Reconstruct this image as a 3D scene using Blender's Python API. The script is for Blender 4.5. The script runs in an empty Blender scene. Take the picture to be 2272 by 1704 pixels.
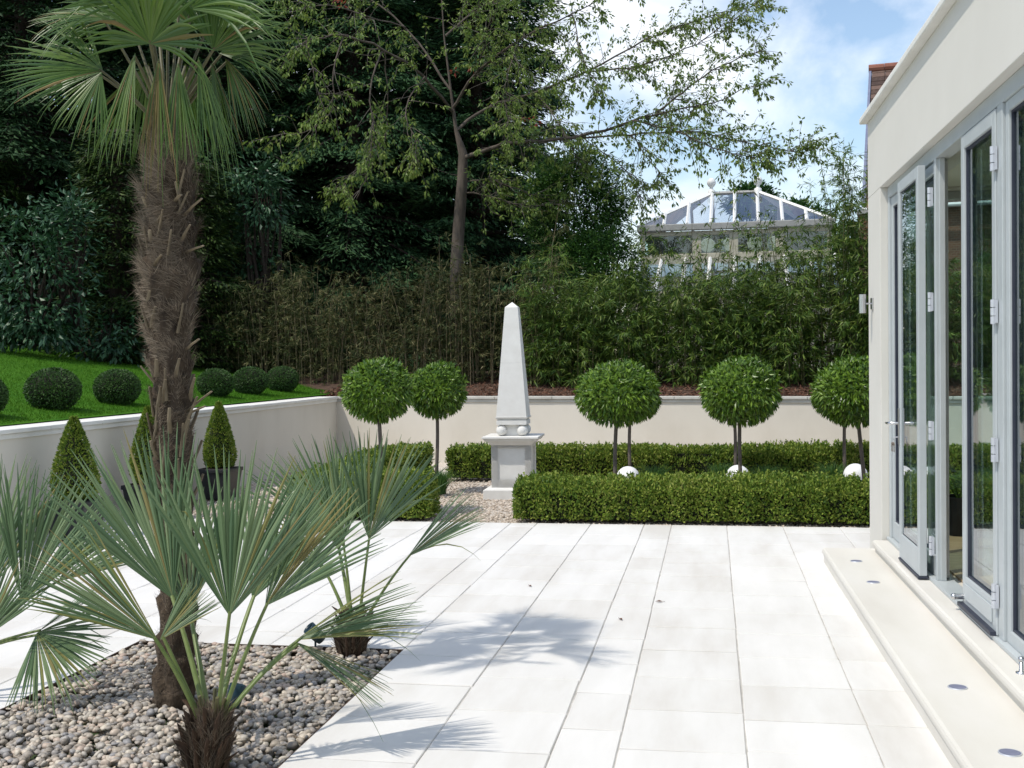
import bpy, math
import numpy as np
from mathutils import Matrix, Vector

sc = bpy.context.scene
COL = sc.collection
rng = np.random.default_rng(7)
PI = math.pi

# ------------------------------------------------------------------ camera
EYE, FPX = 1.5, 2510.0
YAW, PIT, ROL = math.radians(10.03), math.atan(50 / 2510.0), 0.012
_f0 = np.array([-math.sin(YAW), math.cos(YAW), 0.0])
_Z = np.array([0, 0, 1.0])
FW = math.cos(PIT) * _f0 - math.sin(PIT) * _Z
_r = np.cross(FW, _Z); _r /= np.linalg.norm(_r)
_u = np.cross(_r, FW)
RT = _r * math.cos(ROL) - _u * math.sin(ROL)
UP = _u * math.cos(ROL) + _r * math.sin(ROL)
EYEP = np.array([0, 0, EYE])
cam = bpy.data.cameras.new('camera')
cam.sensor_width = 36; cam.lens = 36 * FPX / 2272.0
cam.clip_start = 0.05; cam.clip_end = 2000
co = bpy.data.objects.new('camera', cam); COL.objects.link(co)
m = Matrix.Identity(4)
for i in range(3):
    m[i][0] = RT[i]; m[i][1] = UP[i]; m[i][2] = -FW[i]; m[i][3] = EYEP[i]
co.matrix_world = m
sc.camera = co

# ------------------------------------------------------------------ sun, sky, exposure
SUNV = np.array([0.44, 0.38, -1.0]); SUNV /= np.linalg.norm(SUNV)     # direction the light travels
sun = bpy.data.lights.new('sun', 'SUN'); sun.energy = 2.8; sun.angle = math.radians(0.8); sun.color = (1.0, 0.94, 0.84)
so = bpy.data.objects.new('sun', sun); COL.objects.link(so)
so.rotation_euler = Vector(SUNV).to_track_quat('-Z', 'Y').to_euler()
w = bpy.data.worlds.new('World'); sc.world = w; w.use_nodes = True
nt = w.node_tree; nt.nodes.clear()
def N(t, typ, **kw):
    n = t.nodes.new(typ)
    for k, v in kw.items():
        if k.startswith('i_'):
            n.inputs[k[2:].replace('_', ' ')].default_value = v
        else:
            setattr(n, k, v)
    return n
bg = N(nt, 'ShaderNodeBackground'); bg.inputs['Strength'].default_value = 0.15
sky = N(nt, 'ShaderNodeTexSky', sky_type='NISHITA', sun_disc=False)
sky.sun_elevation = math.asin(-SUNV[2]); sky.sun_rotation = math.atan2(-SUNV[0], -SUNV[1]) % (2 * PI)
sky.air_density = 1.2; sky.dust_density = 0.6; sky.ozone_density = 1.6
tc = N(nt, 'ShaderNodeTexCoord')
mp = N(nt, 'ShaderNodeMapping'); mp.inputs['Scale'].default_value = (1.0, 1.0, 1.7); mp.inputs['Location'].default_value = (0.35, 0.1, 0.05)
n1 = N(nt, 'ShaderNodeTexNoise', i_Scale=4.2, i_Detail=7.0, i_Roughness=0.55, i_Distortion=0.35)
r1 = N(nt, 'ShaderNodeValToRGB'); r1.color_ramp.elements[0].position = 0.44; r1.color_ramp.elements[1].position = 0.70
r1.color_ramp.elements[0].color = (0.03, 0.03, 0.03, 1); r1.color_ramp.elements[1].color = (1, 1, 1, 1)
mx = N(nt, 'ShaderNodeMixRGB'); mx.inputs[2].default_value = (7.2, 7.35, 7.6, 1)
wo = N(nt, 'ShaderNodeOutputWorld')
L = nt.links.new
L(tc.outputs['Generated'], mp.inputs[0]); L(mp.outputs[0], n1.inputs['Vector']); L(n1.outputs['Fac'], r1.inputs[0])
L(r1.outputs[0], mx.inputs[0]); L(sky.outputs[0], mx.inputs[1]); L(mx.outputs[0], bg.inputs['Color']); L(bg.outputs[0], wo.inputs[0])
sc.view_settings.view_transform = 'Standard'; sc.view_settings.look = 'None'
sc.view_settings.exposure = 0.27; sc.view_settings.gamma = 1.0
sc.cycles.max_bounces = 10; sc.cycles.transparent_max_bounces = 24
sc.cycles.diffuse_bounces = 4; sc.cycles.glossy_bounces = 4
sc.cycles.use_denoising = True

# ------------------------------------------------------------------ picture point -> place (photo pixels, 2272 wide)
def ray(x, y): return FW + RT * (x - 1136) / FPX - UP * (y - 852) / FPX
def gz(x, y, z=0.0):
    d = ray(x, y); return EYEP + d * ((z - EYE) / d[2])
def gd(x, y, dep): return EYEP + ray(x, y) * dep
def S(v): return v * 1.0271       # full-view coordinates -> photo pixels
def nrm(v): v = np.asarray(v, float); return v / (np.linalg.norm(v, axis=-1, keepdims=True) + 1e-12)

# ------------------------------------------------------------------ materials
def lin(r, g, b):
    def f(c):
        c /= 255.0
        return c / 12.92 if c <= 0.04045 else ((c + 0.055) / 1.055) ** 2.4
    return (f(r), f(g), f(b), 1.0)
def newmat(name):
    ma = bpy.data.materials.new(name); ma.use_nodes = True
    t = ma.node_tree; t.nodes.clear()
    return ma, t
def ramp(t, cols, pos=None):
    r = N(t, 'ShaderNodeValToRGB'); e = r.color_ramp.elements
    while len(e) < len(cols): e.new(0.5)
    for i, c in enumerate(cols):
        e[i].position = pos[i] if pos else i / (len(cols) - 1); e[i].color = c if len(c) == 4 else (*c, 1)
    return r
def leafmat(name, cols, rough=0.45, trans=0.25, spec=0.4, clump=1.2, tcol=None):
    ma, t = newmat(name)
    g = N(t, 'ShaderNodeNewGeometry')
    tcn = N(t, 'ShaderNodeTexCoord')
    no = N(t, 'ShaderNodeTexNoise', i_Scale=clump, i_Detail=3.0)
    add = N(t, 'ShaderNodeMath', operation='MULTIPLY_ADD'); add.inputs[1].default_value = 0.62
    sub = N(t, 'ShaderNodeMath', operation='MULTIPLY'); sub.inputs[1].default_value = 0.40
    r = ramp(t, cols)
    p = N(t, 'ShaderNodeBsdfPrincipled'); p.inputs['Roughness'].default_value = rough; p.inputs['Specular IOR Level'].default_value = spec
    tr = N(t, 'ShaderNodeBsdfTranslucent')
    mixs = N(t, 'ShaderNodeMixShader'); mixs.inputs[0].default_value = trans
    o = N(t, 'ShaderNodeOutputMaterial'); l = t.links.new
    l(tcn.outputs['Object'], no.inputs['Vector']); l(no.outputs['Fac'], sub.inputs[0])
    l(g.outputs['Random Per Island'], add.inputs[0]); l(sub.outputs[0], add.inputs[2]); l(add.outputs[0], r.inputs[0])
    l(r.outputs[0], p.inputs['Base Color'])
    if tcol: tr.inputs['Color'].default_value = tcol if len(tcol) == 4 else (*tcol, 1)
    else: l(r.outputs[0], tr.inputs['Color'])
    l(p.outputs[0], mixs.inputs[1]); l(tr.outputs[0], mixs.inputs[2]); l(mixs.outputs[0], o.inputs[0])
    return ma
def surf(name, c1, c2, scale=6.0, rough=0.7, bump=0.15, bscale=None, detail=6.0, metal=0.0, spec=0.4, stretch=(1, 1, 1), c3=None, bdist=0.01, island=0.0, coord='Object'):
    ma, t = newmat(name); l = t.links.new
    tcn = N(t, 'ShaderNodeTexCoord'); mpn = N(t, 'ShaderNodeMapping'); mpn.inputs['Scale'].default_value = stretch
    no = N(t, 'ShaderNodeTexNoise', i_Scale=scale, i_Detail=detail, i_Roughness=0.6)
    r = ramp(t, [c1, c3, c2] if c3 else [c1, c2], [0.3, 0.5, 0.7] if c3 else [0.3, 0.7])
    p = N(t, 'ShaderNodeBsdfPrincipled'); p.inputs['Roughness'].default_value = rough; p.inputs['Metallic'].default_value = metal
    p.inputs['Specular IOR Level'].default_value = spec
    o = N(t, 'ShaderNodeOutputMaterial')
    l(tcn.outputs[coord], mpn.inputs[0]); l(mpn.outputs[0], no.inputs['Vector'])
    if island:
        g = N(t, 'ShaderNodeNewGeometry'); a = N(t, 'ShaderNodeMath', operation='MULTIPLY_ADD'); a.inputs[1].default_value = island
        s = N(t, 'ShaderNodeMath', operation='SUBTRACT'); s.inputs[1].default_value = island * 0.5
        l(g.outputs['Random Per Island'], a.inputs[0]); l(no.outputs['Fac'], s.inputs[0]); l(s.outputs[0], a.inputs[2]); l(a.outputs[0], r.inputs[0])
    else:
        l(no.outputs['Fac'], r.inputs[0])
    l(r.outputs[0], p.inputs['Base Color'])
    if bump:
        nb = N(t, 'ShaderNodeTexNoise', i_Scale=bscale or scale * 5, i_Detail=5.0)
        bn = N(t, 'ShaderNodeBump'); bn.inputs['Strength'].default_value = bump; bn.inputs['Distance'].default_value = bdist
        l(mpn.outputs[0], nb.inputs['Vector']); l(nb.outputs['Fac'], bn.inputs['Height']); l(bn.outputs[0], p.inputs['Normal'])
    l(p.outputs[0], o.inputs[0])
    return ma
def glassmat(name, tint=(0.86, 0.93, 0.91), ior=1.5, boost=1.0):
    ma, t = newmat(name); l = t.links.new
    tr = N(t, 'ShaderNodeBsdfTransparent'); tr.inputs[0].default_value = (*tint, 1)
    gl = N(t, 'ShaderNodeBsdfGlossy'); gl.inputs['Roughness'].default_value = 0.01; gl.inputs[0].default_value = (0.95, 0.97, 1, 1)
    lw = N(t, 'ShaderNodeLayerWeight'); lw.inputs['Blend'].default_value = 0.5
    pw = N(t, 'ShaderNodeMath', operation='POWER'); pw.inputs[1].default_value = 5.0
    f0 = ((ior - 1) / (ior + 1)) ** 2
    mu = N(t, 'ShaderNodeMath', operation='MULTIPLY_ADD', use_clamp=True); mu.inputs[1].default_value = (1 - f0) * boost; mu.inputs[2].default_value = f0 * boost
    ms = N(t, 'ShaderNodeMixShader'); o = N(t, 'ShaderNodeOutputMaterial')
    l(lw.outputs['Facing'], pw.inputs[0]); l(pw.outputs[0], mu.inputs[0]); l(mu.outputs[0], ms.inputs[0]); l(tr.outputs[0], ms.inputs[1]); l(gl.outputs[0], ms.inputs[2]); l(ms.outputs[0], o.inputs[0])
    return ma

M = {}
M['render'] = surf('cream_render', (0.605, 0.585, 0.535), (0.655, 0.635, 0.585), 0.9, 0.88, 0.10, 160, bdist=0.004, spec=0.2)
M['render_wall'] = surf('cream_wall_render', (0.575, 0.53, 0.45), (0.665, 0.62, 0.54), 1.1, 0.9, 0.10, 120, bdist=0.004, spec=0.2, c3=(0.635, 0.59, 0.51), stretch=(1, 1, 0.55))
M['coping'] = surf('cast_stone_coping', (0.66, 0.645, 0.60), (0.75, 0.735, 0.69), 5.0, 0.8, 0.12, 90, bdist=0.004, spec=0.25)
M['paving'] = surf('limestone_paving', (0.61, 0.585, 0.545), (0.74, 0.725, 0.70), 1.3, 0.62, 0.10, 26, stretch=(2.6, 0.55, 1), c3=(0.685, 0.67, 0.64), bdist=0.004, island=0.22, spec=0.3)
M['joint'] = surf('mortar_joint', (0.36, 0.34, 0.31), (0.62, 0.60, 0.56), 7.0, 0.95, 0.2, 60)
M['step'] = surf('limestone_step', (0.60, 0.57, 0.515), (0.68, 0.655, 0.61), 1.4, 0.55, 0.06, 40, stretch=(2.4, 0.6, 1), c3=(0.645, 0.62, 0.565), bdist=0.003, spec=0.35)
M['obelisk'] = surf('reconstituted_stone', (0.66, 0.645, 0.61), (0.74, 0.73, 0.70), 7.0, 0.85, 0.16, 110, bdist=0.003, spec=0.2)
M['alu'] = surf('grey_aluminium', (0.42, 0.455, 0.465), (0.46, 0.495, 0.505), 8.0, 0.38, 0.03, 60, spec=0.5)
M['alu_dark'] = surf('dark_gasket', (0.025, 0.03, 0.05), (0.04, 0.045, 0.065), 8.0, 0.5, 0)
M['steel'] = surf('brushed_steel', (0.50, 0.50, 0.51), (0.62, 0.62, 0.63), 20, 0.28, 0.05, 90, metal=1.0, stretch=(6, 6, 0.4))
M['hinge'] = surf('satin_hinge', (0.50, 0.52, 0.56), (0.60, 0.62, 0.66), 20, 0.35, 0.02, 90, metal=0.35)
M['key'] = surf('worn_brass_keys', (0.20, 0.15, 0.10), (0.38, 0.32, 0.28), 40, 0.35, 0.05, 90, metal=0.8)
M['glass'] = glassmat('clear_double_glazing', (0.78, 0.88, 0.86), 1.52, 1.25)
M['glass_roof'] = glassmat('roof_glazing', (0.92, 0.95, 0.98), 1.5, 2.4)
M['soil'] = surf('dark_soil', (0.018, 0.013, 0.009), (0.05, 0.036, 0.025), 9, 0.95, 0.5, 40)
M['mulch_base'] = surf('bark_mulch_ground', (0.035, 0.019, 0.012), (0.11, 0.065, 0.042), 14, 0.95, 0.6, 40, bdist=0.03)
M['lawn'] = surf('lawn_turf', (0.028, 0.100, 0.005), (0.055, 0.150, 0.009), 1.1, 0.9, 0.4, 60, spec=0.1, bdist=0.02)
M['field'] = surf('far_ground', (0.03, 0.06, 0.02), (0.07, 0.09, 0.04), 0.4, 0.95, 0)
M['wood_floor'] = surf('oak_floor', (0.42, 0.28, 0.16), (0.55, 0.40, 0.25), 3, 0.4, 0.05, 30, stretch=(1, 8, 1))
M['interior'] = surf('interior_paint', (0.66, 0.63, 0.53), (0.70, 0.67, 0.57), 3, 0.8, 0)
M['gravelbed'] = surf('pale_gravel', (0.34, 0.29, 0.23), (0.72, 0.66, 0.58), 55, 0.9, 0.9, 55, c3=(0.55, 0.49, 0.42), bdist=0.02)
M['stones'] = leafmat('gravel_stones', [lin(120, 108, 96), lin(196, 182, 166), lin(228, 216, 204)], 0.8, 0.0, 0.2)
M['pebble'] = leafmat('river_pebbles', [lin(84, 79, 75), lin(134, 126, 117), lin(166, 155, 140), lin(140, 138, 138), lin(198, 188, 171), lin(172, 150, 136), lin(158, 148, 136)], 0.5, 0.0, 0.4, clump=0.4)
M['chip'] = leafmat('bark_chips', [lin(44, 26, 20), lin(84, 56, 44), lin(112, 80, 64), lin(150, 122, 104)], 0.9, 0.0, 0.1)
M['bark'] = surf('grey_brown_bark', (0.05, 0.038, 0.030), (0.125, 0.10, 0.08), 7, 0.9, 0.7, 22, stretch=(1, 1, 0.35), bdist=0.02)
M['twig'] = surf('twig_bark', (0.065, 0.055, 0.045), (0.15, 0.13, 0.11), 7, 0.85, 0.2, 40)
M['darkbark'] = surf('dark_bark', (0.020, 0.014, 0.010), (0.05, 0.035, 0.028), 6, 0.95, 0.5, 20)
M['stem'] = surf('standard_stem', (0.075, 0.06, 0.05), (0.16, 0.135, 0.115), 14, 0.85, 0.4, 40, stretch=(1, 1, 0.4))
M['core'] = surf('dark_core', (0.008, 0.012, 0.004), (0.018, 0.022, 0.009), 14, 0.95, 0.5, 30)  # near-black filler, shade inside the foliage put into its colour
M['bay'] = leafmat('bay_leaves', [(0.018, 0.048, 0.005), (0.044, 0.105, 0.010), (0.095, 0.18, 0.015), (0.165, 0.275, 0.025), (0.25, 0.36, 0.055)], 0.38, 0.22, 0.45, clump=3.0)
M['boxw'] = leafmat('box_leaves', [(0.030, 0.070, 0.013), (0.080, 0.155, 0.020), (0.17, 0.255, 0.032), (0.30, 0.36, 0.06), (0.48, 0.48, 0.17)], 0.5, 0.25, 0.3, clump=1.6)
M['boxdark'] = leafmat('dark_box_leaves', [(0.013, 0.036, 0.007), (0.034, 0.084, 0.014), (0.075, 0.15, 0.028)], 0.5, 0.12, 0.3, clump=3.0)
M['conifer'] = leafmat('conifer_sprays', [(0.010, 0.025, 0.011), (0.020, 0.048, 0.020), (0.036, 0.080, 0.030), (0.065, 0.12, 0.042)], 0.6, 0.10, 0.12, clump=0.55)
M['conifer_b'] = leafmat('blue_conifer_sprays', [(0.011, 0.030, 0.014), (0.026, 0.066, 0.029), (0.052, 0.112, 0.044), (0.095, 0.165, 0.06)], 0.6, 0.12, 0.12, clump=0.5)
M['thuja'] = leafmat('yew_sprays', [(0.006, 0.016, 0.005), (0.014, 0.034, 0.008), (0.036, 0.066, 0.012), (0.085, 0.125, 0.02)], 0.55, 0.08, 0.2, clump=0.9)
M['laurel'] = leafmat('laurel_leaves', [(0.010, 0.030, 0.014), (0.024, 0.070, 0.034), (0.05, 0.12, 0.054), (0.09, 0.18, 0.08)], 0.4, 0.12, 0.4, clump=1.0)
M['shrub'] = leafmat('shrub_leaves', [(0.008, 0.030, 0.008), (0.020, 0.070, 0.016), (0.040, 0.115, 0.022), (0.075, 0.165, 0.03)], 0.45, 0.2, 0.3, clump=0.9)
M['shrublit'] = leafmat('bright_shrub_leaves', [(0.010, 0.036, 0.009), (0.028, 0.085, 0.018), (0.065, 0.155, 0.028), (0.13, 0.23, 0.045)], 0.45, 0.25, 0.3, clump=0.9)
M['cherry'] = leafmat('cherry_leaves', [(0.055, 0.100, 0.022), (0.115, 0.19, 0.036), (0.19, 0.265, 0.055), (0.30, 0.34, 0.09)], 0.45, 0.35, 0.3, clump=0.6)
M['redleaf'] = leafmat('red_leaves', [(0.22, 0.035, 0.025), (0.36, 0.08, 0.05)], 0.5, 0.3, 0.3)
M['bamboo'] = leafmat('bamboo_leaves', [(0.010, 0.028, 0.006), (0.030, 0.070, 0.011), (0.070, 0.135, 0.018), (0.145, 0.205, 0.032), (0.36, 0.36, 0.16)], 0.45, 0.22, 0.3, clump=0.8)
M['bamboo_dry'] = leafmat('dry_bamboo_leaves', [(0.018, 0.030, 0.010), (0.036, 0.055, 0.017), (0.065, 0.080, 0.027), (0.13, 0.118, 0.047), (0.36, 0.31, 0.18)], 0.6, 0.18, 0.2, clump=1.3)
M['culm'] = surf('bamboo_culm', (0.045, 0.05, 0.018), (0.12, 0.11, 0.045), 8, 0.5, 0)
M['fan'] = leafmat('palm_fan', [(0.026, 0.068, 0.012), (0.055, 0.120, 0.020), (0.105, 0.180, 0.030), (0.19, 0.26, 0.06)], 0.34, 0.32, 0.5, clump=2.0)
M['fanblue'] = leafmat('blue_palm_fan', [(0.034, 0.078, 0.034), (0.070, 0.130, 0.055), (0.125, 0.195, 0.085), (0.20, 0.27, 0.125), (0.30, 0.36, 0.20)], 0.36, 0.25, 0.5, clump=2.0)
M['fan_tip'] = leafmat('yellow_palm_fan', [(0.12, 0.16, 0.04), (0.20, 0.22, 0.06), (0.26, 0.23, 0.085), (0.20, 0.14, 0.06)], 0.5, 0.25, 0.3)
M['fan_dry'] = leafmat('dry_palm_fan', [(0.12, 0.09, 0.03), (0.22, 0.16, 0.06), (0.10, 0.12, 0.03)], 0.6, 0.2, 0.3)
M['petiole'] = surf('palm_petiole', (0.10, 0.15, 0.035), (0.19, 0.235, 0.075), 10, 0.4, 0.1, 40)
M['petiole_d'] = surf('brown_petiole', (0.07, 0.065, 0.03), (0.13, 0.12, 0.05), 10, 0.5, 0.1, 40)
M['fibre'] = leafmat('palm_fibre', [lin(66, 57, 47), lin(101, 90, 77), lin(132, 119, 103), lin(168, 155, 137)], 0.9, 0.05, 0.1, clump=5)
M['fibre_core'] = surf('palm_trunk_core', (0.030, 0.021, 0.014), (0.10, 0.072, 0.048), 26, 0.95, 0.9, 60, stretch=(1, 1, 0.5), bdist=0.02)
M['stub'] = surf('cut_leaf_base', (0.13, 0.10, 0.062), (0.28, 0.225, 0.145), 14, 0.7, 0.2, 50, stretch=(1, 1, 0.3))
M['stubdark'] = surf('dark_leaf_base', (0.022, 0.014, 0.009), (0.085, 0.048, 0.027), 14, 0.8, 0.5, 40, stretch=(1, 1, 0.3))
M['black'] = surf('black_planter', (0.012, 0.013, 0.015), (0.024, 0.026, 0.03), 12, 0.45, 0.05, 60)
M['spot'] = surf('dark_green_metal', (0.008, 0.028, 0.045), (0.015, 0.045, 0.06), 12, 0.35, 0.02)
M['globe'] = surf('white_globe', (0.80, 0.80, 0.79), (0.86, 0.86, 0.85), 8, 0.35, 0)
M['white'] = surf('white_paint', (0.74, 0.74, 0.72), (0.80, 0.80, 0.78), 8, 0.5, 0)
M['cream_frame'] = surf('cream_timber', (0.36, 0.34, 0.26), (0.46, 0.43, 0.34), 8, 0.6, 0.1)
M['barge'] = surf('blue_grey_barge', (0.13, 0.15, 0.24), (0.19, 0.21, 0.30), 5, 0.6, 0.05)
M['lead'] = surf('lead_grey', (0.28, 0.28, 0.27), (0.36, 0.36, 0.34), 8, 0.6, 0.1)
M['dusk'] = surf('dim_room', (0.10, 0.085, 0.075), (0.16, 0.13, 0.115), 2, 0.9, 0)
M['wicker'] = surf('pale_wicker', (0.5, 0.45, 0.36), (0.62, 0.56, 0.46), 20, 0.8, 0.3)
M['culm_dry'] = surf('dry_culm', (0.09, 0.075, 0.04), (0.24, 0.19, 0.11), 8, 0.6, 0)
M['grass_o'] = leafmat('ornamental_grass', [(0.03, 0.085, 0.02), (0.06, 0.14, 0.03), (0.10, 0.20, 0.045)], 0.5, 0.3, 0.3, clump=2)
M['blade'] = leafmat('grass_blades', [(0.032, 0.115, 0.006), (0.066, 0.175, 0.010), (0.115, 0.235, 0.018)], 0.6, 0.25, 0.15, clump=0.5)
def brickmat():
    ma, t = newmat('red_brick'); l = t.links.new
    tcn = N(t, 'ShaderNodeTexCoord'); mpn = N(t, 'ShaderNodeMapping'); mpn.inputs['Rotation'].default_value = (PI / 2, 0, 0)
    b = N(t, 'ShaderNodeTexBrick'); b.inputs['Color1'].default_value = (0.17, 0.072, 0.038, 1); b.inputs['Color2'].default_value = (0.10, 0.048, 0.03, 1)
    b.inputs['Mortar'].default_value = (0.20, 0.17, 0.13, 1); b.inputs['Scale'].default_value = 4.0; b.inputs['Mortar Size'].default_value = 0.02
    p = N(t, 'ShaderNodeBsdfPrincipled'); p.inputs['Roughness'].default_value = 0.9; o = N(t, 'ShaderNodeOutputMaterial')
    l(tcn.outputs['Object'], mpn.inputs[0]); l(mpn.outputs[0], b.inputs['Vector']); l(b.outputs[0], p.inputs['Base Color']); l(p.outputs[0], o.inputs[0])
    return ma
M['brick'] = brickmat()
M['tile'] = surf('clay_roof_tile', (0.055, 0.033, 0.026), (0.14, 0.088, 0.068), 9, 0.85, 0.2, 30, island=0.5)
M['ridge'] = surf('red_ridge_tile', (0.21, 0.075, 0.05), (0.28, 0.12, 0.08), 7, 0.8, 0.2, 30, island=0.3)

# ------------------------------------------------------------------ mesh builder
class MB:
    def __init__(s): s.V = []; s.T = []; s.Q = []; s.n = 0; s.tm = []; s.qm = []
    def add(s, v, tris=None, quads=None, mi=0):
        v = np.asarray(v, float).reshape(-1, 3)
        if tris is not None and len(tris):
            t = np.asarray(tris, int).reshape(-1, 3) + s.n; s.T.append(t); s.tm.append(np.full(len(t), mi))
        if quads is not None and len(quads):
            q = np.asarray(quads, int).reshape(-1, 4) + s.n; s.Q.append(q); s.qm.append(np.full(len(q), mi))
        s.V.append(v); s.n += len(v); return s
    def box(s, lo, hi, mi=0, ch=0.0):
        lo = np.minimum(lo, hi) * 1.0; hi2 = np.maximum(lo, hi) * 1.0
        x0, y0, z0 = lo; x1, y1, z1 = hi2
        v = [(x0, y0, z0), (x1, y0, z0), (x1, y1, z0), (x0, y1, z0), (x0, y0, z1), (x1, y0, z1), (x1, y1, z1), (x0, y1, z1)]
        return s.add(v, quads=[(0, 3, 2, 1), (4, 5, 6, 7), (0, 1, 5, 4), (1, 2, 6, 5), (2, 3, 7, 6), (3, 0, 4, 7)], mi=mi)
    def frustum(s, c, z0, z1, a0, a1, b0=None, b1=None, mi=0):
        b0 = a0 if b0 is None else b0; b1 = a1 if b1 is None else b1
        v = [(c[0] + sx * a, c[1] + sy * b, z) for z, a, b in ((z0, a0, b0), (z1, a1, b1)) for sx, sy in ((-1, -1), (1, -1), (1, 1), (-1, 1))]
        return s.add(v, quads=[(0, 3, 2, 1), (4, 5, 6, 7), (0, 1, 5, 4), (1, 2, 6, 5), (2, 3, 7, 6), (3, 0, 4, 7)], mi=mi)
    def tube(s, pts, rad, k=8, mi=0, cap=True, flat=None):
        pts = np.asarray(pts, float); n = len(pts); rad = np.broadcast_to(np.asarray(rad, float), (n,))
        d = np.gradient(pts, axis=0); d = nrm(d)
        ref = np.array([0, 0, 1.0]) if abs(d[0][2]) < 0.9 else np.array([1.0, 0, 0])
        a = nrm(np.cross(d, ref)); b = np.cross(d, a)
        th = np.linspace(0, 2 * PI, k, endpoint=False)
        fl = 1.0 if flat is None else flat
        v = pts[:, None] + rad[:, None, None] * (np.cos(th)[None, :, None] * a[:, None] + fl * np.sin(th)[None, :, None] * b[:, None])
        i = np.arange(n - 1)[:, None] * k; j = np.arange(k)[None]; j2 = (j + 1) % k
        q = np.stack([i + j, i + j2, i + k + j2, i + k + j], -1).reshape(-1, 4)
        base = s.n; s.add(v.reshape(-1, 3), quads=q, mi=mi)
        if cap:
            vv = np.vstack([v[0], v[0].mean(0)[None], v[-1], v[-1].mean(0)[None]])
            t = [(k, (x + 1) % k, x) for x in range(k)] + [(2 * k + 1, k + 1 + x, k + 1 + (x + 1) % k) for x in range(k)]
            s.add(vv, tris=t, mi=mi)
        return s
    def lathe(s, c, prof, k=24, mi=0, axis=None):
        prof = np.asarray(prof, float); th = np.linspace(0, 2 * PI, k, endpoint=False)
        v = np.stack([prof[:, 0][:, None] * np.cos(th), prof[:, 0][:, None] * np.sin(th), np.repeat(prof[:, 1][:, None], k, 1)], -1)
        if axis is not None:
            R = np.array(Vector((0, 0, 1)).rotation_difference(Vector(axis)).to_matrix()); v = v @ R.T
        n = len(prof); i = np.arange(n - 1)[:, None] * k; j = np.arange(k)[None]; j2 = (j + 1) % k
        q = np.stack([i + j, i + j2, i + k + j2, i + k + j], -1).reshape(-1, 4)
        return s.add(v.reshape(-1, 3) + np.asarray(c), quads=q, mi=mi)
    def sphere(s, c, r, k=20, mi=0, sz=1.0):
        ph = np.linspace(-PI / 2, PI / 2, k // 2 + 1)
        return s.lathe(c, np.stack([np.maximum(np.cos(ph), 1e-4) * r, np.sin(ph) * r * sz], -1), k, mi)
    def leaves(s, P, D, Nn, L_, W_, mi=0, fold=0.25, wide=0.42):
        n = len(P); P = np.asarray(P, float); D = nrm(D); Sd = nrm(np.cross(D, Nn)); Nn = np.cross(Sd, D)
        L_ = np.broadcast_to(L_, (n,))[:, None]; W_ = np.broadcast_to(W_, (n,))[:, None]
        mid = P + D * L_ * wide
        v = np.stack([P, mid + Sd * W_ / 2 - Nn * W_ * fold, P + D * L_, mid - Sd * W_ / 2 - Nn * W_ * fold], 1)
        i = np.arange(n)[:, None] * 4
        t = np.concatenate([i + [[0, 1, 2]], i + [[0, 2, 3]]], 0)
        return s.add(v.reshape(-1, 3), tris=t, mi=mi)
    def build(s, name, mats, parent=None, smooth=False, bevel=0.0):
        me = bpy.data.meshes.new(name)
        V = np.concatenate(s.V) if s.V else np.zeros((0, 3))
        T = np.concatenate(s.T) if s.T else np.zeros((0, 3), int); Q = np.concatenate(s.Q) if s.Q else np.zeros((0, 4), int)
        me.vertices.add(len(V)); me.vertices.foreach_set('co', V.astype(np.float32).ravel())
        me.loops.add(T.size + Q.size); me.loops.foreach_set('vertex_index', np.concatenate([T.ravel(), Q.ravel()]).astype(np.int32))
        nf = len(T) + len(Q); me.polygons.add(nf)
        tot = np.concatenate([np.full(len(T), 3), np.full(len(Q), 4)]).astype(np.int32)
        st = np.concatenate([[0], np.cumsum(tot)[:-1]]).astype(np.int32) if nf else tot
        me.polygons.foreach_set('loop_start', st)
        mi = np.concatenate(s.tm + s.qm).astype(np.int32) if nf else tot
        me.polygons.foreach_set('material_index', mi)
        me.polygons.foreach_set('use_smooth', np.full(nf, bool(smooth)))
        for ma in (mats if isinstance(mats, (list, tuple)) else [mats]): me.materials.append(ma)
        me.update(calc_edges=True); me.validate()
        o = bpy.data.objects.new(name, me); COL.objects.link(o)
        if parent is not None: o.parent = parent
        if bevel:
            b = o.modifiers.new('bevel', 'BEVEL'); b.width = bevel; b.segments = 2; b.limit_method = 'ANGLE'; b.angle_limit = math.radians(40)
        return o
def tag(o, label=None, cat=None, group=None, kind=None):
    if label: o['label'] = label
    if cat: o['category'] = cat
    if group: o['group'] = group
    if kind: o['kind'] = kind
    return o
def thing(name, label, cat, loc=(0, 0, 0), rz=0.0, group=None):
    o = bpy.data.objects.new(name, None); COL.objects.link(o); o.empty_display_size = 0.1
    o.location = loc; o.rotation_euler = (0, 0, rz)
    return tag(o, label, cat, group)
def copy_tree(o, parent=None):
    c = o.copy(); COL.objects.link(c)
    if parent is not None: c.parent = parent
    for ch in list(o.children): copy_tree(ch, c)
    return c
def rdir(n): return nrm(rng.normal(size=(n, 3)))
_pw = rng.normal(size=(6, 3)); _ph = rng.uniform(0, 6.28, 6)
def wob(p, f=3.0):
    p = np.asarray(p); return sum(np.sin(p @ (_pw[i] * f) + _ph[i]) for i in range(6)) / 6.0

# ================================================================== GROUND
b = MB(); b.add([(-400, -400, -0.06), (400, -400, -0.06), (400, 400, -0.06), (-400, 400, -0.06)], quads=[(0, 1, 2, 3)])
tag(b.build('ground', M['field']), kind='structure')

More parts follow.
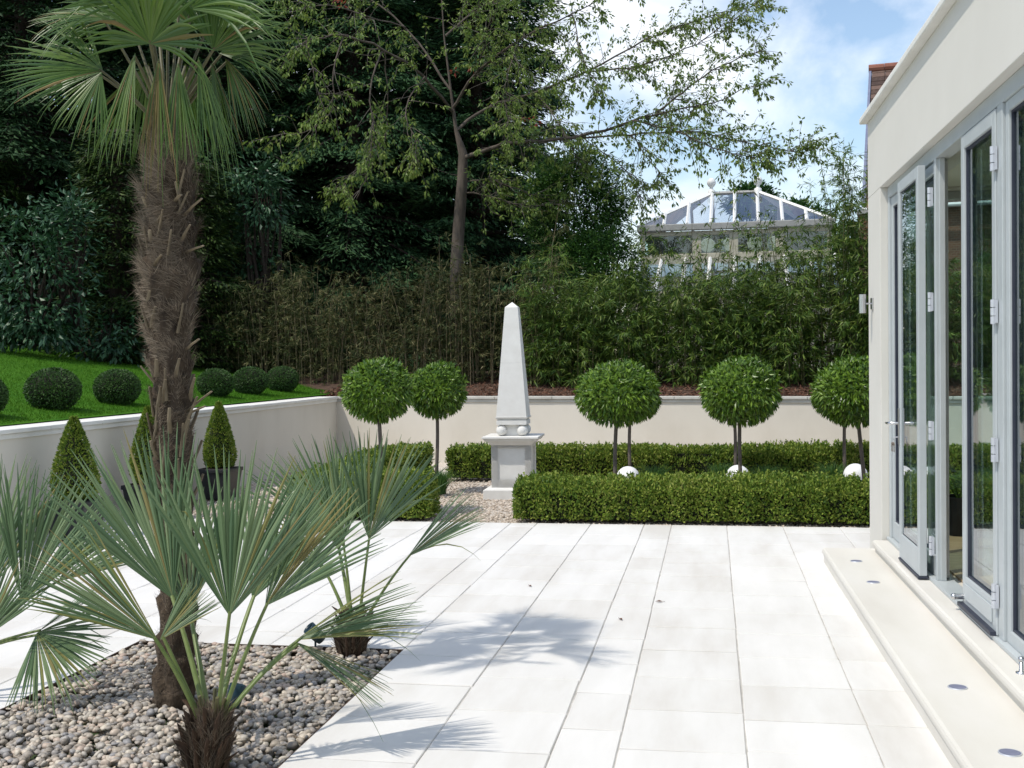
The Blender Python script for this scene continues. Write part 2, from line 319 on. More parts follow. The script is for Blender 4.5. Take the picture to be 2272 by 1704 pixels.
# wall corner and line of the back wall
WX = -5.86                                                # inner face of left wall
WC = np.array([WX, 17.15, 0.0]); WE = np.array([7.5, 14.35, 0.0])   # inner face of back wall, left and right ends
WD = nrm(WE - WC); WN = np.array([-WD[1], WD[0], 0])      # WN points away from the camera
WH = 0.94
def yback(x): return WC[1] + (x - WC[0]) * WD[1] / WD[0]

# bed of pebbles in the patio
BX0, BX1, BY0, BY1 = -3.085, -1.605, 2.3, 5.70
PY1 = 10.33
# patio: bed of mortar, then slabs
b = MB(); z = -0.0065
def sheet(b, x0, y0, x1, y1, z, mi=0): b.add([(x0, y0, z), (x1, y0, z), (x1, y1, z), (x0, y1, z)], quads=[(0, 1, 2, 3)], mi=mi)
for a in ((-6.0, -3, BX0, PY1), (BX1, -3, 2.2, PY1), (BX0, BY1, BX1, PY1), (BX0, -3, BX1, BY0)): sheet(b, *a, z, 1)
edges = [1.90, 1.40, 1.10, 0.611, 0.121, -0.368, -0.618, -1.104, BX1, -1.85, -2.345, -2.595, BX0, -3.335, -3.83, -4.32, -4.57, -5.06, -5.55, -5.85]
def slab(b, x0, x1, y0, y1):
    g, gy, c = 0.0028, 0.0062, 0.0035
    x0 += g; x1 -= g; y0 += gy; y1 -= gy
    if x1 - x0 < 0.03 or y1 - y0 < 0.03: return
    dz = rng.normal(0, 0.0009, 4); j = rng.normal(0, 0.0012, 8)
    cs = [(x0 + j[0], y0 + j[1]), (x1 + j[2], y0 + j[3]), (x1 + j[4], y1 + j[5]), (x0 + j[6], y1 + j[7])]
    sg = [(1, 1), (-1, 1), (-1, -1), (1, -1)]
    v = [(p[0], p[1], -0.03) for p in cs] + [(p[0], p[1], -c + dz[i]) for i, p in enumerate(cs)] + [(p[0] + c * q[0], p[1] + c * q[1] * 0.7, dz[i]) for i, (p, q) in enumerate(zip(cs, sg))]
    f = [(8, 9, 10, 11)]
    for k in range(4):
        k2 = (k + 1) % 4; f += [(k, k2, 4 + k2, 4 + k), (4 + k, 4 + k2, 8 + k2, 8 + k)]
    b.add(v, quads=f, mi=0)
for i in range(len(edges) - 1):
    x1, x0 = edges[i], edges[i + 1]
    y = -3.0 + [0.41, 0.12, 0.30, 0.05, 0.39, 0.22][i % 6]
    ys = [-3.0]
    while y < PY1 - 0.2:
        ys.append(y); y += 0.506 if rng.random() < 0.72 else rng.choice([0.38, 0.76, 0.506])
    ys.append(PY1)
    for y0, y1 in zip(ys[:-1], ys[1:]):
        if x0 >= BX0 - 0.01 and x1 <= BX1 + 0.01:
            if y1 > BY1 and y0 < BY1: y0 = BY1
            elif y0 < BY0 < y1: y1 = BY0
            elif y1 <= BY1 and y0 >= BY0: continue
        slab(b, x0, x1, y0, y1)
tag(b.build('patio', [M['paving'], M['joint']]), kind='structure')

# gravel of the planted beds
b = MB(); b.add([(-6.2, PY1, -0.03), (8, PY1, -0.03), (8, 18, -0.03), (-6.2, 18, -0.03)], quads=[(0, 1, 2, 3)])
tag(b.build('gravel_bed', M['gravelbed']), kind='structure')
_oct = np.array([(1, 0, 0), (0, 1, 0), (-1, 0, 0), (0, -1, 0), (0, 0, 1), (0, 0, -1)], float)
_octf = np.array([(0, 1, 4), (1, 2, 4), (2, 3, 4), (3, 0, 4), (1, 0, 5), (2, 1, 5), (3, 2, 5), (0, 3, 5)])
def blobs(b, P, size, base, faces, flat=0.6, mi=0, tilt=0.35):
    n = len(P); k = len(base)
    sc_ = size[:, None] * np.stack([rng.uniform(0.8, 1.35, n), rng.uniform(0.7, 1.05, n), rng.uniform(flat * 0.75, flat * 1.2, n)], -1)
    v = base[None] * sc_[:, None]
    v += v * rng.normal(0, 0.10, (n, k, 1))
    a = rng.uniform(0, 2 * PI, n); ca, sa = np.cos(a), np.sin(a)
    t = rng.normal(0, tilt, n); ct, st = np.cos(t), np.sin(t)
    y, zz = v[..., 1] * ct[:, None] - v[..., 2] * st[:, None], v[..., 1] * st[:, None] + v[..., 2] * ct[:, None]
    x = v[..., 0]
    v = np.stack([x * ca[:, None] - y * sa[:, None], x * sa[:, None] + y * ca[:, None], zz], -1) + P[:, None]
    f = (faces[None] + (np.arange(n) * k)[:, None, None]).reshape(-1, faces.shape[1])
    b.add(v.reshape(-1, 3), tris=f, mi=mi)
b = MB(); n = 26000
P = np.stack([rng.uniform(-5.8, 2.5, n), PY1 + 0.02 + rng.uniform(0, 1, n) ** 1.3 * 4.6, rng.uniform(-0.026, -0.012, n)], -1)
blobs(b, P, rng.uniform(0.008, 0.019, n), _oct, _octf, 0.6)
tag(b.build('gravel', M['stones']), 'pale angular gravel chips around the obelisk and between the hedges', 'gravel', kind='stuff')

# ================================================================== PEBBLES
def ico():
    import bmesh
    bm = bmesh.new(); bmesh.ops.create_icosphere(bm, subdivisions=2, radius=1.0)
    v = np.array([x.co[:] for x in bm.verts]); f = np.array([[q.index for q in p.verts] for p in bm.faces]); bm.free(); return v, f
_iv, _if = ico()
b = MB(); b.box((BX0 + 0.012, BY0, -0.12), (BX1 - 0.012, BY1 - 0.012, -0.075))
ed = b.build('soil_bed', M['soil']); tag(ed, kind='structure')
b = MB(); P = []
for lay, (n, zz) in enumerate(((4200, -0.038), (7600, -0.014))):
    p = np.stack([rng.uniform(BX0 + 0.016, BX1 - 0.016, n), rng.uniform(BY0, BY1 - 0.016, n), zz + rng.uniform(-0.008, 0.010, n)], -1); P.append(p)
P = np.concatenate(P); P[:, 2] += 0.018 * wob(P * [1, 1, 0], 1.6)
blobs(b, P, rng.uniform(0.0095, 0.0205, len(P)), _iv, _if, 0.68, tilt=0.5)
tag(b.build('pebbles', M['pebble'], smooth=True), 'rounded grey, pink and cream pebbles filling the palm bed', 'pebbles', kind='stuff')
# thin dark metal edging round the bed
t = thing('bed_edging', 'thin dark metal edging strip round the pebble bed', 'edging', (0, 0, 0))
for lo, hi in (((BX0 - 0.004, BY0, -0.06), (BX0 + 0.004, BY1, 0.0)), ((BX1 - 0.004, BY0, -0.06), (BX1 + 0.004, BY1, -0.003)), ((BX0, BY1 - 0.004, -0.06), (BX1, BY1 + 0.004, -0.001))):
    MB().box(lo, hi).build('strip', M['stubdark'], t)

# ================================================================== GARDEN WALLS
M['coping_grey'] = surf('weathered_coping', (0.40, 0.385, 0.345), (0.55, 0.535, 0.49), 4.0, 0.85, 0.2, 70, bdist=0.004, spec=0.2, c3=(0.48, 0.465, 0.42))
def wall(name, label, A, B, h, th, out, cop='coping'):
    t = thing(name, label, 'wall')
    d = nrm(B - A); A2, B2 = A, B
    def pr(b, z0, z1, o0, o1, e=0.0):
        p = [A2 - d * e + out * o0, B2 + d * e + out * o0, B2 + d * e + out * o1, A2 - d * e + out * o1]
        v = [(*q[:2], z0) for q in p] + [(*q[:2], z1) for q in p]
        b.add(v, quads=[(0, 3, 2, 1), (4, 5, 6, 7), (0, 1, 5, 4), (1, 2, 6, 5), (2, 3, 7, 6), (3, 0, 4, 7)])
    b = MB(); pr(b, -0.1, h, 0, th + 0.05); b.build('wall_face', M['render_wall'], t)
    b = MB(); Lw = np.linalg.norm(B - A); ns = max(1, int(round(Lw / 0.9)))
    for k in range(ns):                          # separate coping stones
        A2 = A + d * (Lw * k / ns + 0.0025); B2 = A + d * (Lw * (k + 1) / ns - 0.0025); pr(b, h + 0.002 , h + 0.040 + rng.normal(0, 0.0008), -0.04 + rng.normal(0, 0.0012), th + 0.11)
    A2, B2 = A, B
    pr(b, h - 0.045, h + 0.001, -0.018, th + 0.01); b.build('coping', M[cop], t, bevel=0.006)
    return t
wall('garden_wall', 'low cream rendered wall with pale coping running along the lawn edge', np.array([WX, -4.0, 0]), np.array([WX, WC[1] + 0.01, 0]), WH, 0.22, np.array([-1.0, 0, 0]))
wall('garden_wall', 'low cream rendered wall with pale coping below the bamboo bank', WC + WD * -0.0, WE, WH, 0.22, WN, 'coping_grey')

# ================================================================== LAWN AND BANK
def lawnz(x, y): return WH + 0.03 + 0.02 + 0.135 * np.clip(WX - 0.25 - x, 0, 9) + 0.02 * wob(np.stack([x, y, x * 0], -1), 0.5)
xs = np.concatenate([np.linspace(WX - 0.30, -16, 50), np.linspace(-17, -60, 12)]); ys = np.concatenate([np.linspace(-6, 24, 60), np.linspace(26, 60, 10)])
X, Y = np.meshgrid(xs, ys); Zz = lawnz(X, Y)
i = np.arange(len(ys) - 1)[:, None] * len(xs); j = np.arange(len(xs) - 1)[None]
q = np.stack([i + j, i + j + 1, i + len(xs) + j + 1, i + len(xs) + j], -1).reshape(-1, 4)[:, ::-1]
b = MB(); b.add(np.stack([X, Y, Zz], -1), quads=q); tag(b.build('lawn', M['lawn'], smooth=True), kind='structure')
n = 110000
p = np.stack([WX - 0.36 - rng.uniform(0, 1, n) ** 1.2 * 8.0, rng.uniform(8, 20, n)], -1)
P = np.stack([p[:, 0], p[:, 1], lawnz(p[:, 0], p[:, 1]) - 0.004], -1)
D = nrm(rng.normal(0, 0.45, (n, 3)) + [0, 0, 1]); b = MB()
b.leaves(P, D, rdir(n), rng.uniform(0.018, 0.042, n), 0.008, fold=0.1, wide=0.2)
tag(b.build('lawn_grass', M['blade']), 'short mown bright green grass on the raised lawn', 'grass', kind='stuff')
# mulch bank behind back wall
def bankz(x, y):
    dist = (y - yback(x)) * WD[0]
    return WH + 0.02 + 0.14 * np.clip(dist - 0.2, 0, 2.4) + 0.03 * wob(np.stack([x, y, x * 0], -1), 0.9)
us = np.linspace(-0.75, 1.5, 70); vs = np.concatenate([np.linspace(0.21, 5, 26), np.linspace(6, 50, 12)])
Uu, Vv = np.meshgrid(us, vs); lenW = np.linalg.norm(WE - WC)
Px = WC[0] + Uu * lenW * WD[0] + Vv * WN[0]; Py = WC[1] + Uu * lenW * WD[1] + Vv * WN[1]
Pz = bankz(Px, Py)
Pz = np.where(Px < WX - 0.2, np.maximum(Pz, lawnz(Px, Py) - 0.05), Pz)
# keep the bank off the lawn that runs up to it on the left
lawnside = (Px < WX - 0.3) & (Py < 18.3); Pz = np.where(lawnside, lawnz(Px, Py) - 0.06, Pz + 0.0)
i = np.arange(len(vs) - 1)[:, None] * len(us); j = np.arange(len(us) - 1)[None]
q = np.stack([i + j, i + j + 1, i + len(us) + j + 1, i + len(us) + j], -1).reshape(-1, 4)
b = MB(); b.add(np.stack([Px, Py, Pz], -1), quads=q); tag(b.build('bark_bank', M['mulch_base'], smooth=True), kind='structure')
n = 16000
u = rng.uniform(-0.05, 1.0, n); v = 0.23 + rng.uniform(0, 1, n) ** 1.4 * 2.0
x = WC[0] + u * lenW * WD[0] + v * WN[0]; y = WC[1] + u * lenW * WD[1] + v * WN[1]
P = np.stack([x, y, bankz(x, y) + 0.012], -1); b = MB()
b.leaves(P, nrm(rng.normal(0, 1, (n, 3)) * [1, 1, 0.35]), nrm(rng.normal(0, 0.4, (n, 3)) + [0, 0, 1]), rng.uniform(0.03, 0.085, n), rng.uniform(0.012, 0.03, n), fold=0.1)
tag(b.build('bark_mulch', M['chip']), 'loose reddish brown bark chips on the bank above the wall', 'mulch', kind='stuff')

# ================================================================== OBELISK
oc = gz(1131, 1105)
oc = oc + np.array([0, 0.30, 0])
t = thing('obelisk', 'pale stone obelisk on four balls above a panelled pedestal', 'obelisk', (oc[0], oc[1], 0), math.radians(1.5))
C0 = (0, 0)
b = MB(); b.frustum(C0, -0.05, 0.085, 0.305, 0.305); b.frustum(C0, 0.0851, 0.105, 0.292, 0.262); b.build('plinth', M['obelisk'], t, bevel=0.006)
b = MB(); a = 0.222; z0, z1 = 0.106, 0.62
b.box((-a + 0.02, -a + 0.02, z0), (a - 0.02, a - 0.02, z1))
for sx, sy in ((1, 0), (-1, 0), (0, 1), (0, -1)):
    def slabp(u0, u1, w0, w1, d0, d1):
        if sx: lo, hi = (sx * d0, u0, w0), (sx * d1, u1, w1)
        else: lo, hi = (u0, sy * d0, w0), (u1, sy * d1, w1)
        b.box(lo, hi)
    e = a if sy else a - 0.021
    slabp(-e, -0.155, z0, z1, a - 0.02, a); slabp(0.155, e, z0, z1, a - 0.02, a)
    slabp(-0.155, 0.155, z0, z0 + 0.09, a - 0.02, a - 0.001); slabp(-0.155, 0.155, z1 - 0.07, z1, a - 0.02, a - 0.001)
b.build('pedestal', M['obelisk'], t, bevel=0.004)
b = MB(); b.frustum(C0, 0.575, 0.62, 0.228, 0.262); b.frustum(C0, 0.6201, 0.648, 0.285, 0.298); b.frustum(C0, 0.6481, 0.672, 0.312, 0.312); b.build('pedestal_cap', M['obelisk'], t, bevel=0.004)
b = MB(); b.frustum(C0, 0.673, 0.80, 0.105, 0.105); b.build('block', M['obelisk'], t)
b = MB(); b.frustum(C0, 0.672, 0.680, 0.245, 0.245)
for sx in (-1, 1):
    for sy in (-1, 1): MB().sphere((sx * 0.118, sy * 0.118, 0.7345), 0.062, 24).build('stone_ball', M['obelisk'], t, smooth=True)
b = MB(); b.frustum(C0, 0.7965, 0.845, 0.168, 0.168); b.frustum(C0, 0.8451, 0.86, 0.158, 0.158); b.frustum(C0, 0.8601, 0.882, 0.166, 0.182)
b.build('shaft_base', M['obelisk'], t, bevel=0.003)
b = MB()
def ash(z): return 0.170 - (z - 0.882) * (0.170 - 0.073) / (2.10 - 0.882)
b.frustum(C0, 0.882, 1.483, ash(0.882), ash(1.483)); b.frustum(C0, 1.4845, 2.105, ash(1.4845), ash(2.105)); b.frustum(C0, 1.4825, 1.485, ash(1.484) - 0.003, ash(1.484) - 0.003)
b.frustum(C0, 2.105, 2.165, ash(2.105), 0.001); b.build('shaft', M['obelisk'], t, bevel=0.0025)

# ================================================================== HEDGES
def hedge_box(name, label, A, B, dep, h, n, lf, mat, rough=0.07, cat='hedge', seed=0, group=None, z0=0.0, tuft=True):
    A = np.array([*A, 0.0]); B = np.array([*B, 0.0]); d = nrm(B - A); o = np.array([-d[1], d[0], 0]); Ln = np.linalg.norm(B - A)
    t = thing(name, label, cat, (*((A + B) / 2)[:2], 0), 0, group); ctr = np.array([*((A + B) / 2)[:2], 0])
    ar = np.array([Ln * dep, Ln * h, Ln * h, dep * h, dep * h]); pick = rng.choice(5, n, p=ar / ar.sum())
    u = rng.uniform(0, Ln, n); v = rng.uniform(0, dep, n); w_ = rng.uniform(0, 1, n) ** 0.8 * h
    ins = np.abs(rng.normal(0, 0.03, n))
    w_ = np.where(pick == 0, h - ins, w_); v = np.where(pick == 1, ins, np.where(pick == 2, dep - ins, v)); u = np.where(pick == 3, ins, np.where(pick == 4, Ln - ins, u))
    nn = np.zeros((n, 3)); nn[pick == 0] = [0, 0, 1]; nn[pick == 1] = -o; nn[pick == 2] = o; nn[pick == 3] = -d; nn[pick == 4] = d
    P = A + d * u[:, None] + o * v[:, None]; P[:, 2] = w_ + z0
    q = wob(P, 2.2) * rough + wob(P, 5.0) * rough * 0.75 + wob(P, 11.0) * rough * 0.35
    q = q + 0.030 * np.cos(2 * PI * u / 0.31 + 1.5 * wob(P, 1.3)) * np.where(pick >= 3, 0, 1)
    P += nn * q[:, None] - nn * (rng.uniform(0, 1, n) ** 2 * 0.06)[:, None]
    fall = lambda e: np.clip(1 - e / 0.14, 0, 1) ** 2
    P[:, 2] -= 0.055 * np.maximum.reduce([fall(v), fall(dep - v), fall(u), fall(Ln - u)]) * (w_ / h) ** 2
    P[:, 2] = np.maximum(P[:, 2], 0.03)
    D = nrm(nn * 0.7 + rdir(n) * 0.8 + [0, 0, 0.55])
    b = MB(); b.leaves(P - ctr, D, nrm(nn + rdir(n) * 0.9), rng.uniform(0.7, 1.25, n) * lf, rng.uniform(0.42, 0.62, n) * lf, fold=0.2)
    if tuft:                                    # upright young sprigs standing above the top
        m_ = int(Ln * dep * 420); c = A + d * rng.uniform(0, Ln, m_)[:, None] + o * rng.uniform(0, dep, m_)[:, None]
        hh = rng.uniform(0.02, 0.115, m_) * (0.6 + 0.5 * wob(c, 3.0)); k = 9
        c[:, 2] = h + wob(c, 2.2) * rough - 0.02 + z0
        tt = np.linspace(0, 1, k)[None, :, None]; le = rng.normal(0, 0.25, (m_, 1, 3)) * [1, 1, 0]
        P2 = (c[:, None] + (le + [0, 0, 1]) * hh[:, None, None] * tt).reshape(-1, 3)
        b.leaves(P2 - ctr, nrm(rdir(len(P2)) + [0, 0, 0.9]), rdir(len(P2)), rng.uniform(0.7, 1.1, len(P2)) * lf, 0.5 * lf, fold=0.2)
    b.build('foliage', mat, t)
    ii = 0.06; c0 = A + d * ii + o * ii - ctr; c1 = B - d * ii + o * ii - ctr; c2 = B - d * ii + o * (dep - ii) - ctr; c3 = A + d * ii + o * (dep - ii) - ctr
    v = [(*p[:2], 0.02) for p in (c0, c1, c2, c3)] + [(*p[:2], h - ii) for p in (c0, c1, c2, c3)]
    MB().add(v, quads=[(4, 5, 6, 7), (0, 1, 5, 4), (1, 2, 6, 5), (2, 3, 7, 6), (3, 0, 4, 7)]).build('dark_core', M['core'], t)  # solid dark box added to block see-through between the leaves
    return t
GB = 'clipped box hedges round the beds'
hx = gz(1142, 1157)[0]
hedge_box('box_hedge', 'low clipped box hedge along the patio edge, right of the obelisk', (hx, PY1 + 0.06), (4.6, PY1 + 0.10), 0.46, 0.375, 70000, 0.036, M['boxw'], group=GB)
yh = gz(1010, 1066)[1]
hedge_box('box_hedge', 'long low box hedge behind the obelisk and the standard trees', (-3.35, yh + 0.05), (4.6, yh - 0.15), 0.46, 0.40, 62000, 0.042, M['boxw'], group=GB, rough=0.075)
lx = gz(600, 1165)[0]
hedge_box('box_hedge', 'low box hedge edging the patio behind the small palms', (-4.05, PY1 + 0.06), (-2.67, PY1 + 0.06), 0.46, 0.42, 22000, 0.036, M['boxw'], group=GB)
hedge_box('box_hedge', 'side run of low box hedge going back beside the left wall', (-3.62, PY1 + 0.54), (-3.62, yh + 0.5), 0.44, 0.42, 30000, 0.040, M['boxw'], group=GB)

# ================================================================== STANDARD BAY TREES
def ellip(b, c, r, n, lf, wd, shell=(0.72, 1.0), up=0.35, mi=0, bump=0.07, drop=0.0, out=0.75):
    d = rdir(n); rr = rng.uniform(0, 1, n) ** 0.45 * (shell[1] - shell[0]) + shell[0]
    rr = rr * (1 + bump * wob(d * 1.0, 3.3) + bump * 0.5 * wob(d, 8.0))
    P = np.asarray(c) + d * rr[:, None] * r
    e = rdir(n); e = e - d * (e * d).sum(1, keepdims=True) * 0.75
    D = nrm(nrm(e) * 0.9 + d * out + [0, 0, up])
    b.leaves(P, D, nrm(d * 0.9 + rdir(n) * 0.6), rng.uniform(0.7, 1.2, n) * lf, rng.uniform(0.8, 1.2, n) * wd, mi=mi, fold=0.2)
    return P, d
def lollipop(px_crown, py_crown, px_trunk, depth, rx, rz, label, n=9000):
    base = gd(S(px_trunk), S(py_crown), depth); c = gd(S(px_crown), S(py_crown), depth)
    t = thing('standard_bay_tree', label, 'topiary tree', (base[0], base[1], 0), 0, 'clipped lollipop bay trees')
    cl = c - np.array([base[0], base[1], 0])
    b = MB(); k = 9; zz = np.linspace(-0.02, cl[2] - rz * 0.3, k); cur = np.linspace(0, 1, k) ** 2
    pts = np.stack([cl[0] * cur + 0.008 * np.sin(zz * 5 + px_trunk), cl[1] * cur, zz], -1)
    b.tube(pts, np.linspace(0.022, 0.018, k), 10); 
    for a in range(7):
        e = cl + nrm(np.array([math.cos(a * 0.9), math.sin(a * 0.9), rng.uniform(-0.3, 0.8)])) * rx * 0.8
        b.tube([pts[-1], (pts[-1] + e) / 2 + [0, 0, 0.02], e], [0.014, 0.009, 0.004], 5)
    b.build('trunk', M['stem'], t, smooth=True)
    b = MB(); rx = rx * rng.uniform(0.97, 1.03); rz = rz * rng.uniform(0.96, 1.05)
    for _ in range(5):                            # uneven lobes on the clipped head
        d = rdir(1)[0]; ellip(b, cl + d * np.array([rx, rx, rz]) * 0.50, (rx * 0.52, rx * 0.52, rz * 0.52), 420, 0.052, 0.024, (0.75, 1.02), up=0.3, bump=0.1, out=0.4)
    ellip(b, cl, (rx, rx, rz), n, 0.050, 0.024, (0.60, 0.99), up=0.25, bump=0.13, out=0.40)
    ellip(b, cl, (rx, rx, rz), 1100, 0.060, 0.026, (0.90, 1.07), up=0.5, bump=0.17, out=0.45)      # new upright shoots
    d = rdir(500); d[:, 2] = -np.abs(d[:, 2]) * 0.9; d = nrm(d)                # hanging leaves underneath
    b.leaves(cl + d * np.array([rx, rx, rz]) * 0.98, nrm(d + [0, 0, -0.9] + rdir(500) * 0.4), rdir(500), 0.075, 0.025)
    b.build('crown', M['bay'], t)
    MB().sphere(cl, rx * 0.70, 16, sz=rz / rx).build('dark_core', M['core'], t)  # opaque dark ball added inside the head, stands for inner shade
    return t
D1, D2 = 11.25, 13.1
lollipop(815, 843, 821, D1, 0.335, 0.285, 'largest left lollipop bay tree, standing before the wall corner')
lollipop(945, 843, 941, D2, 0.305, 0.285, 'smaller dark lollipop bay tree left of the obelisk, behind another')
lollipop(1331, 850, 1328, D1, 0.385, 0.285, 'wide front lollipop bay tree next right of the obelisk')
lollipop(1362, 856, 1359, D2, 0.33, 0.27, 'lollipop bay tree mostly hidden behind the wide one right of the obelisk')
lollipop(1600, 845, 1597, D1, 0.37, 0.31, 'front lollipop bay tree midway between the obelisk and the house')
lollipop(1583, 848, 1588, D2, 0.33, 0.28, 'rear lollipop bay tree, only its slim stem showing, midway to the house')
lollipop(1846, 845, 1868, D1, 0.36, 0.31, 'front lollipop bay tree cut off by the house corner')
lollipop(1822, 850, 1825, D2, 0.33, 0.29, 'rear lollipop bay tree, its stem showing just left of the house corner')
# globes and tufts of grass
for px, py, lab in ((1357, 1031, 'white globe lamp below the tree next to the obelisk'), (1594, 1030, 'white globe lamp behind the middle tree stems'), (1848, 1030, 'white globe lamp beside the house corner')):
    c = gd(S(px), S(py), 12.35)
    t = thing('globe_lamp', lab, 'globe lamp', (c[0], c[1], 0), 0, 'white globe lamps in the gravel')
    MB().sphere((0, 0, 0.212), 0.13, 28).build('globe', M['globe'], t, smooth=True)
    MB().lathe((0, 0, 0), [(0.085, -0.03), (0.085, 0.05), (0.06, 0.10), (0.001, 0.10)], 20).build('base', M['black'], t)
def grass_tuft(c, h, n, label, group='green grass tufts among the box hedges', r=0.30, mat='grass_o', wd=0.006):
    t = thing('grass_tuft', label, 'grass tuft', (c[0], c[1], 0), 0, group)
    a = rng.uniform(0, 2 * PI, n); ln = rng.uniform(0.55, 1.0, n) * h; le = rng.uniform(0.05, 1.0, n) * r
    o = np.stack([np.cos(a), np.sin(a), a * 0], -1); P0 = o * rng.uniform(0, 0.07, n)[:, None]
    b = MB(); st = 4; V = []
    for k in range(st + 1):
        tt = k / st; p = P0 + o * (le * tt ** 1.7)[:, None] + np.array([0, 0, 1.0]) * (ln * (tt - 0.28 * tt ** 2.5))[:, None]
        sd = np.stack([-o[:, 1], o[:, 0], a * 0], -1) * (wd * (1 - tt * 0.9))
        V.append(np.stack([p - sd, p + sd], 1))
    V = np.stack(V, 1); q = []
    for k in range(st): q.append([2 * k, 2 * k + 1, 2 * k + 3, 2 * k + 2])
    q = (np.array(q)[None] + (np.arange(n) * 2 * (st + 1))[:, None, None]).reshape(-1, 4)
    b.add(V.reshape(-1, 3), quads=q).build('blades', M[mat], t)
    return t
for px, dpt, h, lab in ((950, 12.9, 0.40, 'green grass tuft at the foot of the small left bay tree'), (1415, 13.0, 0.42, 'green grass tuft right of the stems beside the obelisk'), (1560, 13.1, 0.42, 'green grass tuft left of the middle tree stems'),
                        (1655, 13.0, 0.40, 'green grass tuft right of the middle tree stems'), (1800, 13.0, 0.42, 'green grass tuft left of the stems by the house')):
    c = gd(S(px), 1030, dpt); grass_tuft(c, h, 420, lab)

# ================================================================== TOPIARY CONES IN PLANTERS
def cone(px_base, label, hh=0.72, R=0.17, potz=0.34, far=None):
    # on the line X = WX + 0.38
    d = ray(px_base, 1000); k = (WX + 0.40) / d[0]; c = EYEP + d * k
    t = thing('cone_topiary', label, 'topiary cone', (c[0], c[1], 0), 0, 'clipped box cones in square planters')
    b = MB(); b.frustum((0, 0), 0.0, potz, 0.15, 0.19); b.frustum((0, 0), potz - 0.04, potz + 0.003, 0.197, 0.197); b.build('planter', M['black'], t, bevel=0.006)
    MB().frustum((0, 0), potz - 0.06, potz + 0.006, 0.17, 0.17).build('soil', M['soil'], t)
    n = 6500; u = rng.uniform(0, 1, n) ** 1.25; prof = lambda u: np.where(u < 0.16, 0.80 + 1.25 * u, 1.0 * (1 - ((u - 0.16) / 0.84) ** 1.5)) * R + 0.012
    a = rng.uniform(0, 2 * PI, n); rr = prof(u) * rng.uniform(0.86, 1.03, n)
    dd = np.stack([np.cos(a), np.sin(a), np.full(n, 0.35)], -1)
    P = np.stack([np.cos(a) * rr, np.sin(a) * rr, potz + 0.02 + u * hh], -1)
    P[:, :2] *= (1 + 0.06 * wob(P, 9))[:, None]
    b = MB(); b.leaves(P, nrm(dd + rdir(n) * 0.7 + [0, 0, 0.3]), nrm(dd + rdir(n) * 0.7), rng.uniform(0.018, 0.032, n), 0.014, fold=0.2)
    b.build('crown', M['boxw'], t)
    uu = np.linspace(0, 1, 14); MB().lathe((0, 0, potz + 0.01), np.stack([np.maximum(prof(uu) * 0.86 - 0.008, 0.002), uu * hh * 0.97], -1), 16).build('dark_core', M['core'], t)  # solid dark cone added under the leaves to block see-through
cone(165, 'clipped box cone against the left wall, farthest from the obelisk', 0.70, 0.185)
cone(330, 'clipped box cone half hidden behind the tall palm trunk', 0.74, 0.17)
cone(487, 'clipped box cone in a black planter, right of the tall palm trunk', 0.72, 0.165)

# ================================================================== BOX BALLS ON THE LAWN
def ball(px, py, rpx, label, sq=0.82):
    # row parallel to the wall, just behind it
    x = WX - 0.85 if px > 0 else WX - 0.8
    d = ray(px, py); k = x / d[0]; c = EYEP + d * k; r = rpx / FPX * k
    zb = float(lawnz(np.array([c[0]]), np.array([c[1]]))[0])
    t = thing('box_ball', label, 'box ball', (c[0], c[1], zb), 0, 'dark clipped box balls on the lawn')
    b = MB(); n = 5200
    ellip(b, (0, 0, r * sq * 0.86), (r, r, r * sq), n, 0.026, 0.014, (0.86, 1.0), up=0.2, bump=0.02); b.build('foliage', M['boxdark'], t)
    MB().sphere((0, 0, r * sq * 0.86), r * 0.88, 18, sz=sq).build('dark_core', M['core'], t)  # opaque dark filler added inside the ball, no modelled twigs
ball(118, 866, 59, 'largest dark box ball on the lawn, left of the tall palm')
ball(260, 858, 50, 'dark box ball on the lawn just left of the tall palm trunk')
ball(478, 848, 40, 'dark box ball on the lawn just right of the tall palm trunk')
ball(555, 838, 39, 'dark box ball on the lawn, second from the right end of the row')
ball(626, 834, 36, 'dark box ball at the right end of the lawn row')
ball(-50, 876, 62, 'dark box ball cut off by the left edge of the picture')

# ================================================================== HOUSE
HD = math.radians(0.73)
house = thing('house', 'cream rendered flat roofed house extension with grey folding glass doors', 'house', (0, 0, 0), HD)
XF, YE = 1.30, 9.00                                  # facade plane, far end
ZF, ZC = 2.71, 3.285                                 # underside of the beam, underside of the coping
XW = 6.2
b = MB()
b.box((XF, -4, ZF), (XF + 0.34, YE, ZC))             # deep beam over the doors
b.box((XF, 8.43, -0.1), (XF + 0.34, YE, ZF - 0.001))  # pier at the corner
b.box((XF + 0.341, YE - 0.32, 2.72), (XW, YE - 0.003, ZC))   # beam over the gable glazing
b.box((XW - 0.3, YE - 0.32, -0.1), (XW, YE - 0.004, 2.719))
b.box((XW - 0.3, -4, -0.1), (XW - 0.002, YE - 0.321, ZC))      # rear wall
b.box((XF, -4.3, -0.1), (XW, -4.001, ZC))
b.build('wall', M['render'], house, bevel=0.004)
b = MB(); b.box((XF - 0.055, -4.3, ZC + 0.001), (XF + 0.36, YE + 0.055, ZC + 0.045)); b.box((XF + 0.361, YE - 0.34, ZC + 0.001), (XW + 0.05, YE + 0.055, ZC + 0.045))
b.build('coping', M['coping'], house, bevel=0.008)
MB().box((XF + 0.342, -4.0, 3.0), (XW - 0.301, YE - 0.321, 3.2)).build('flat_roof', M['lead'], house)
MB().box((XF + 0.342, -4.0, 2.735), (XW - 0.301, YE - 0.321, 2.78)).build('ceiling', M['interior'], house)
MB().box((XF + 0.20, -4.0, 0.02), (XW - 0.301, YE - 0.05, 0.205)).build('floor', M['wood_floor'], house)
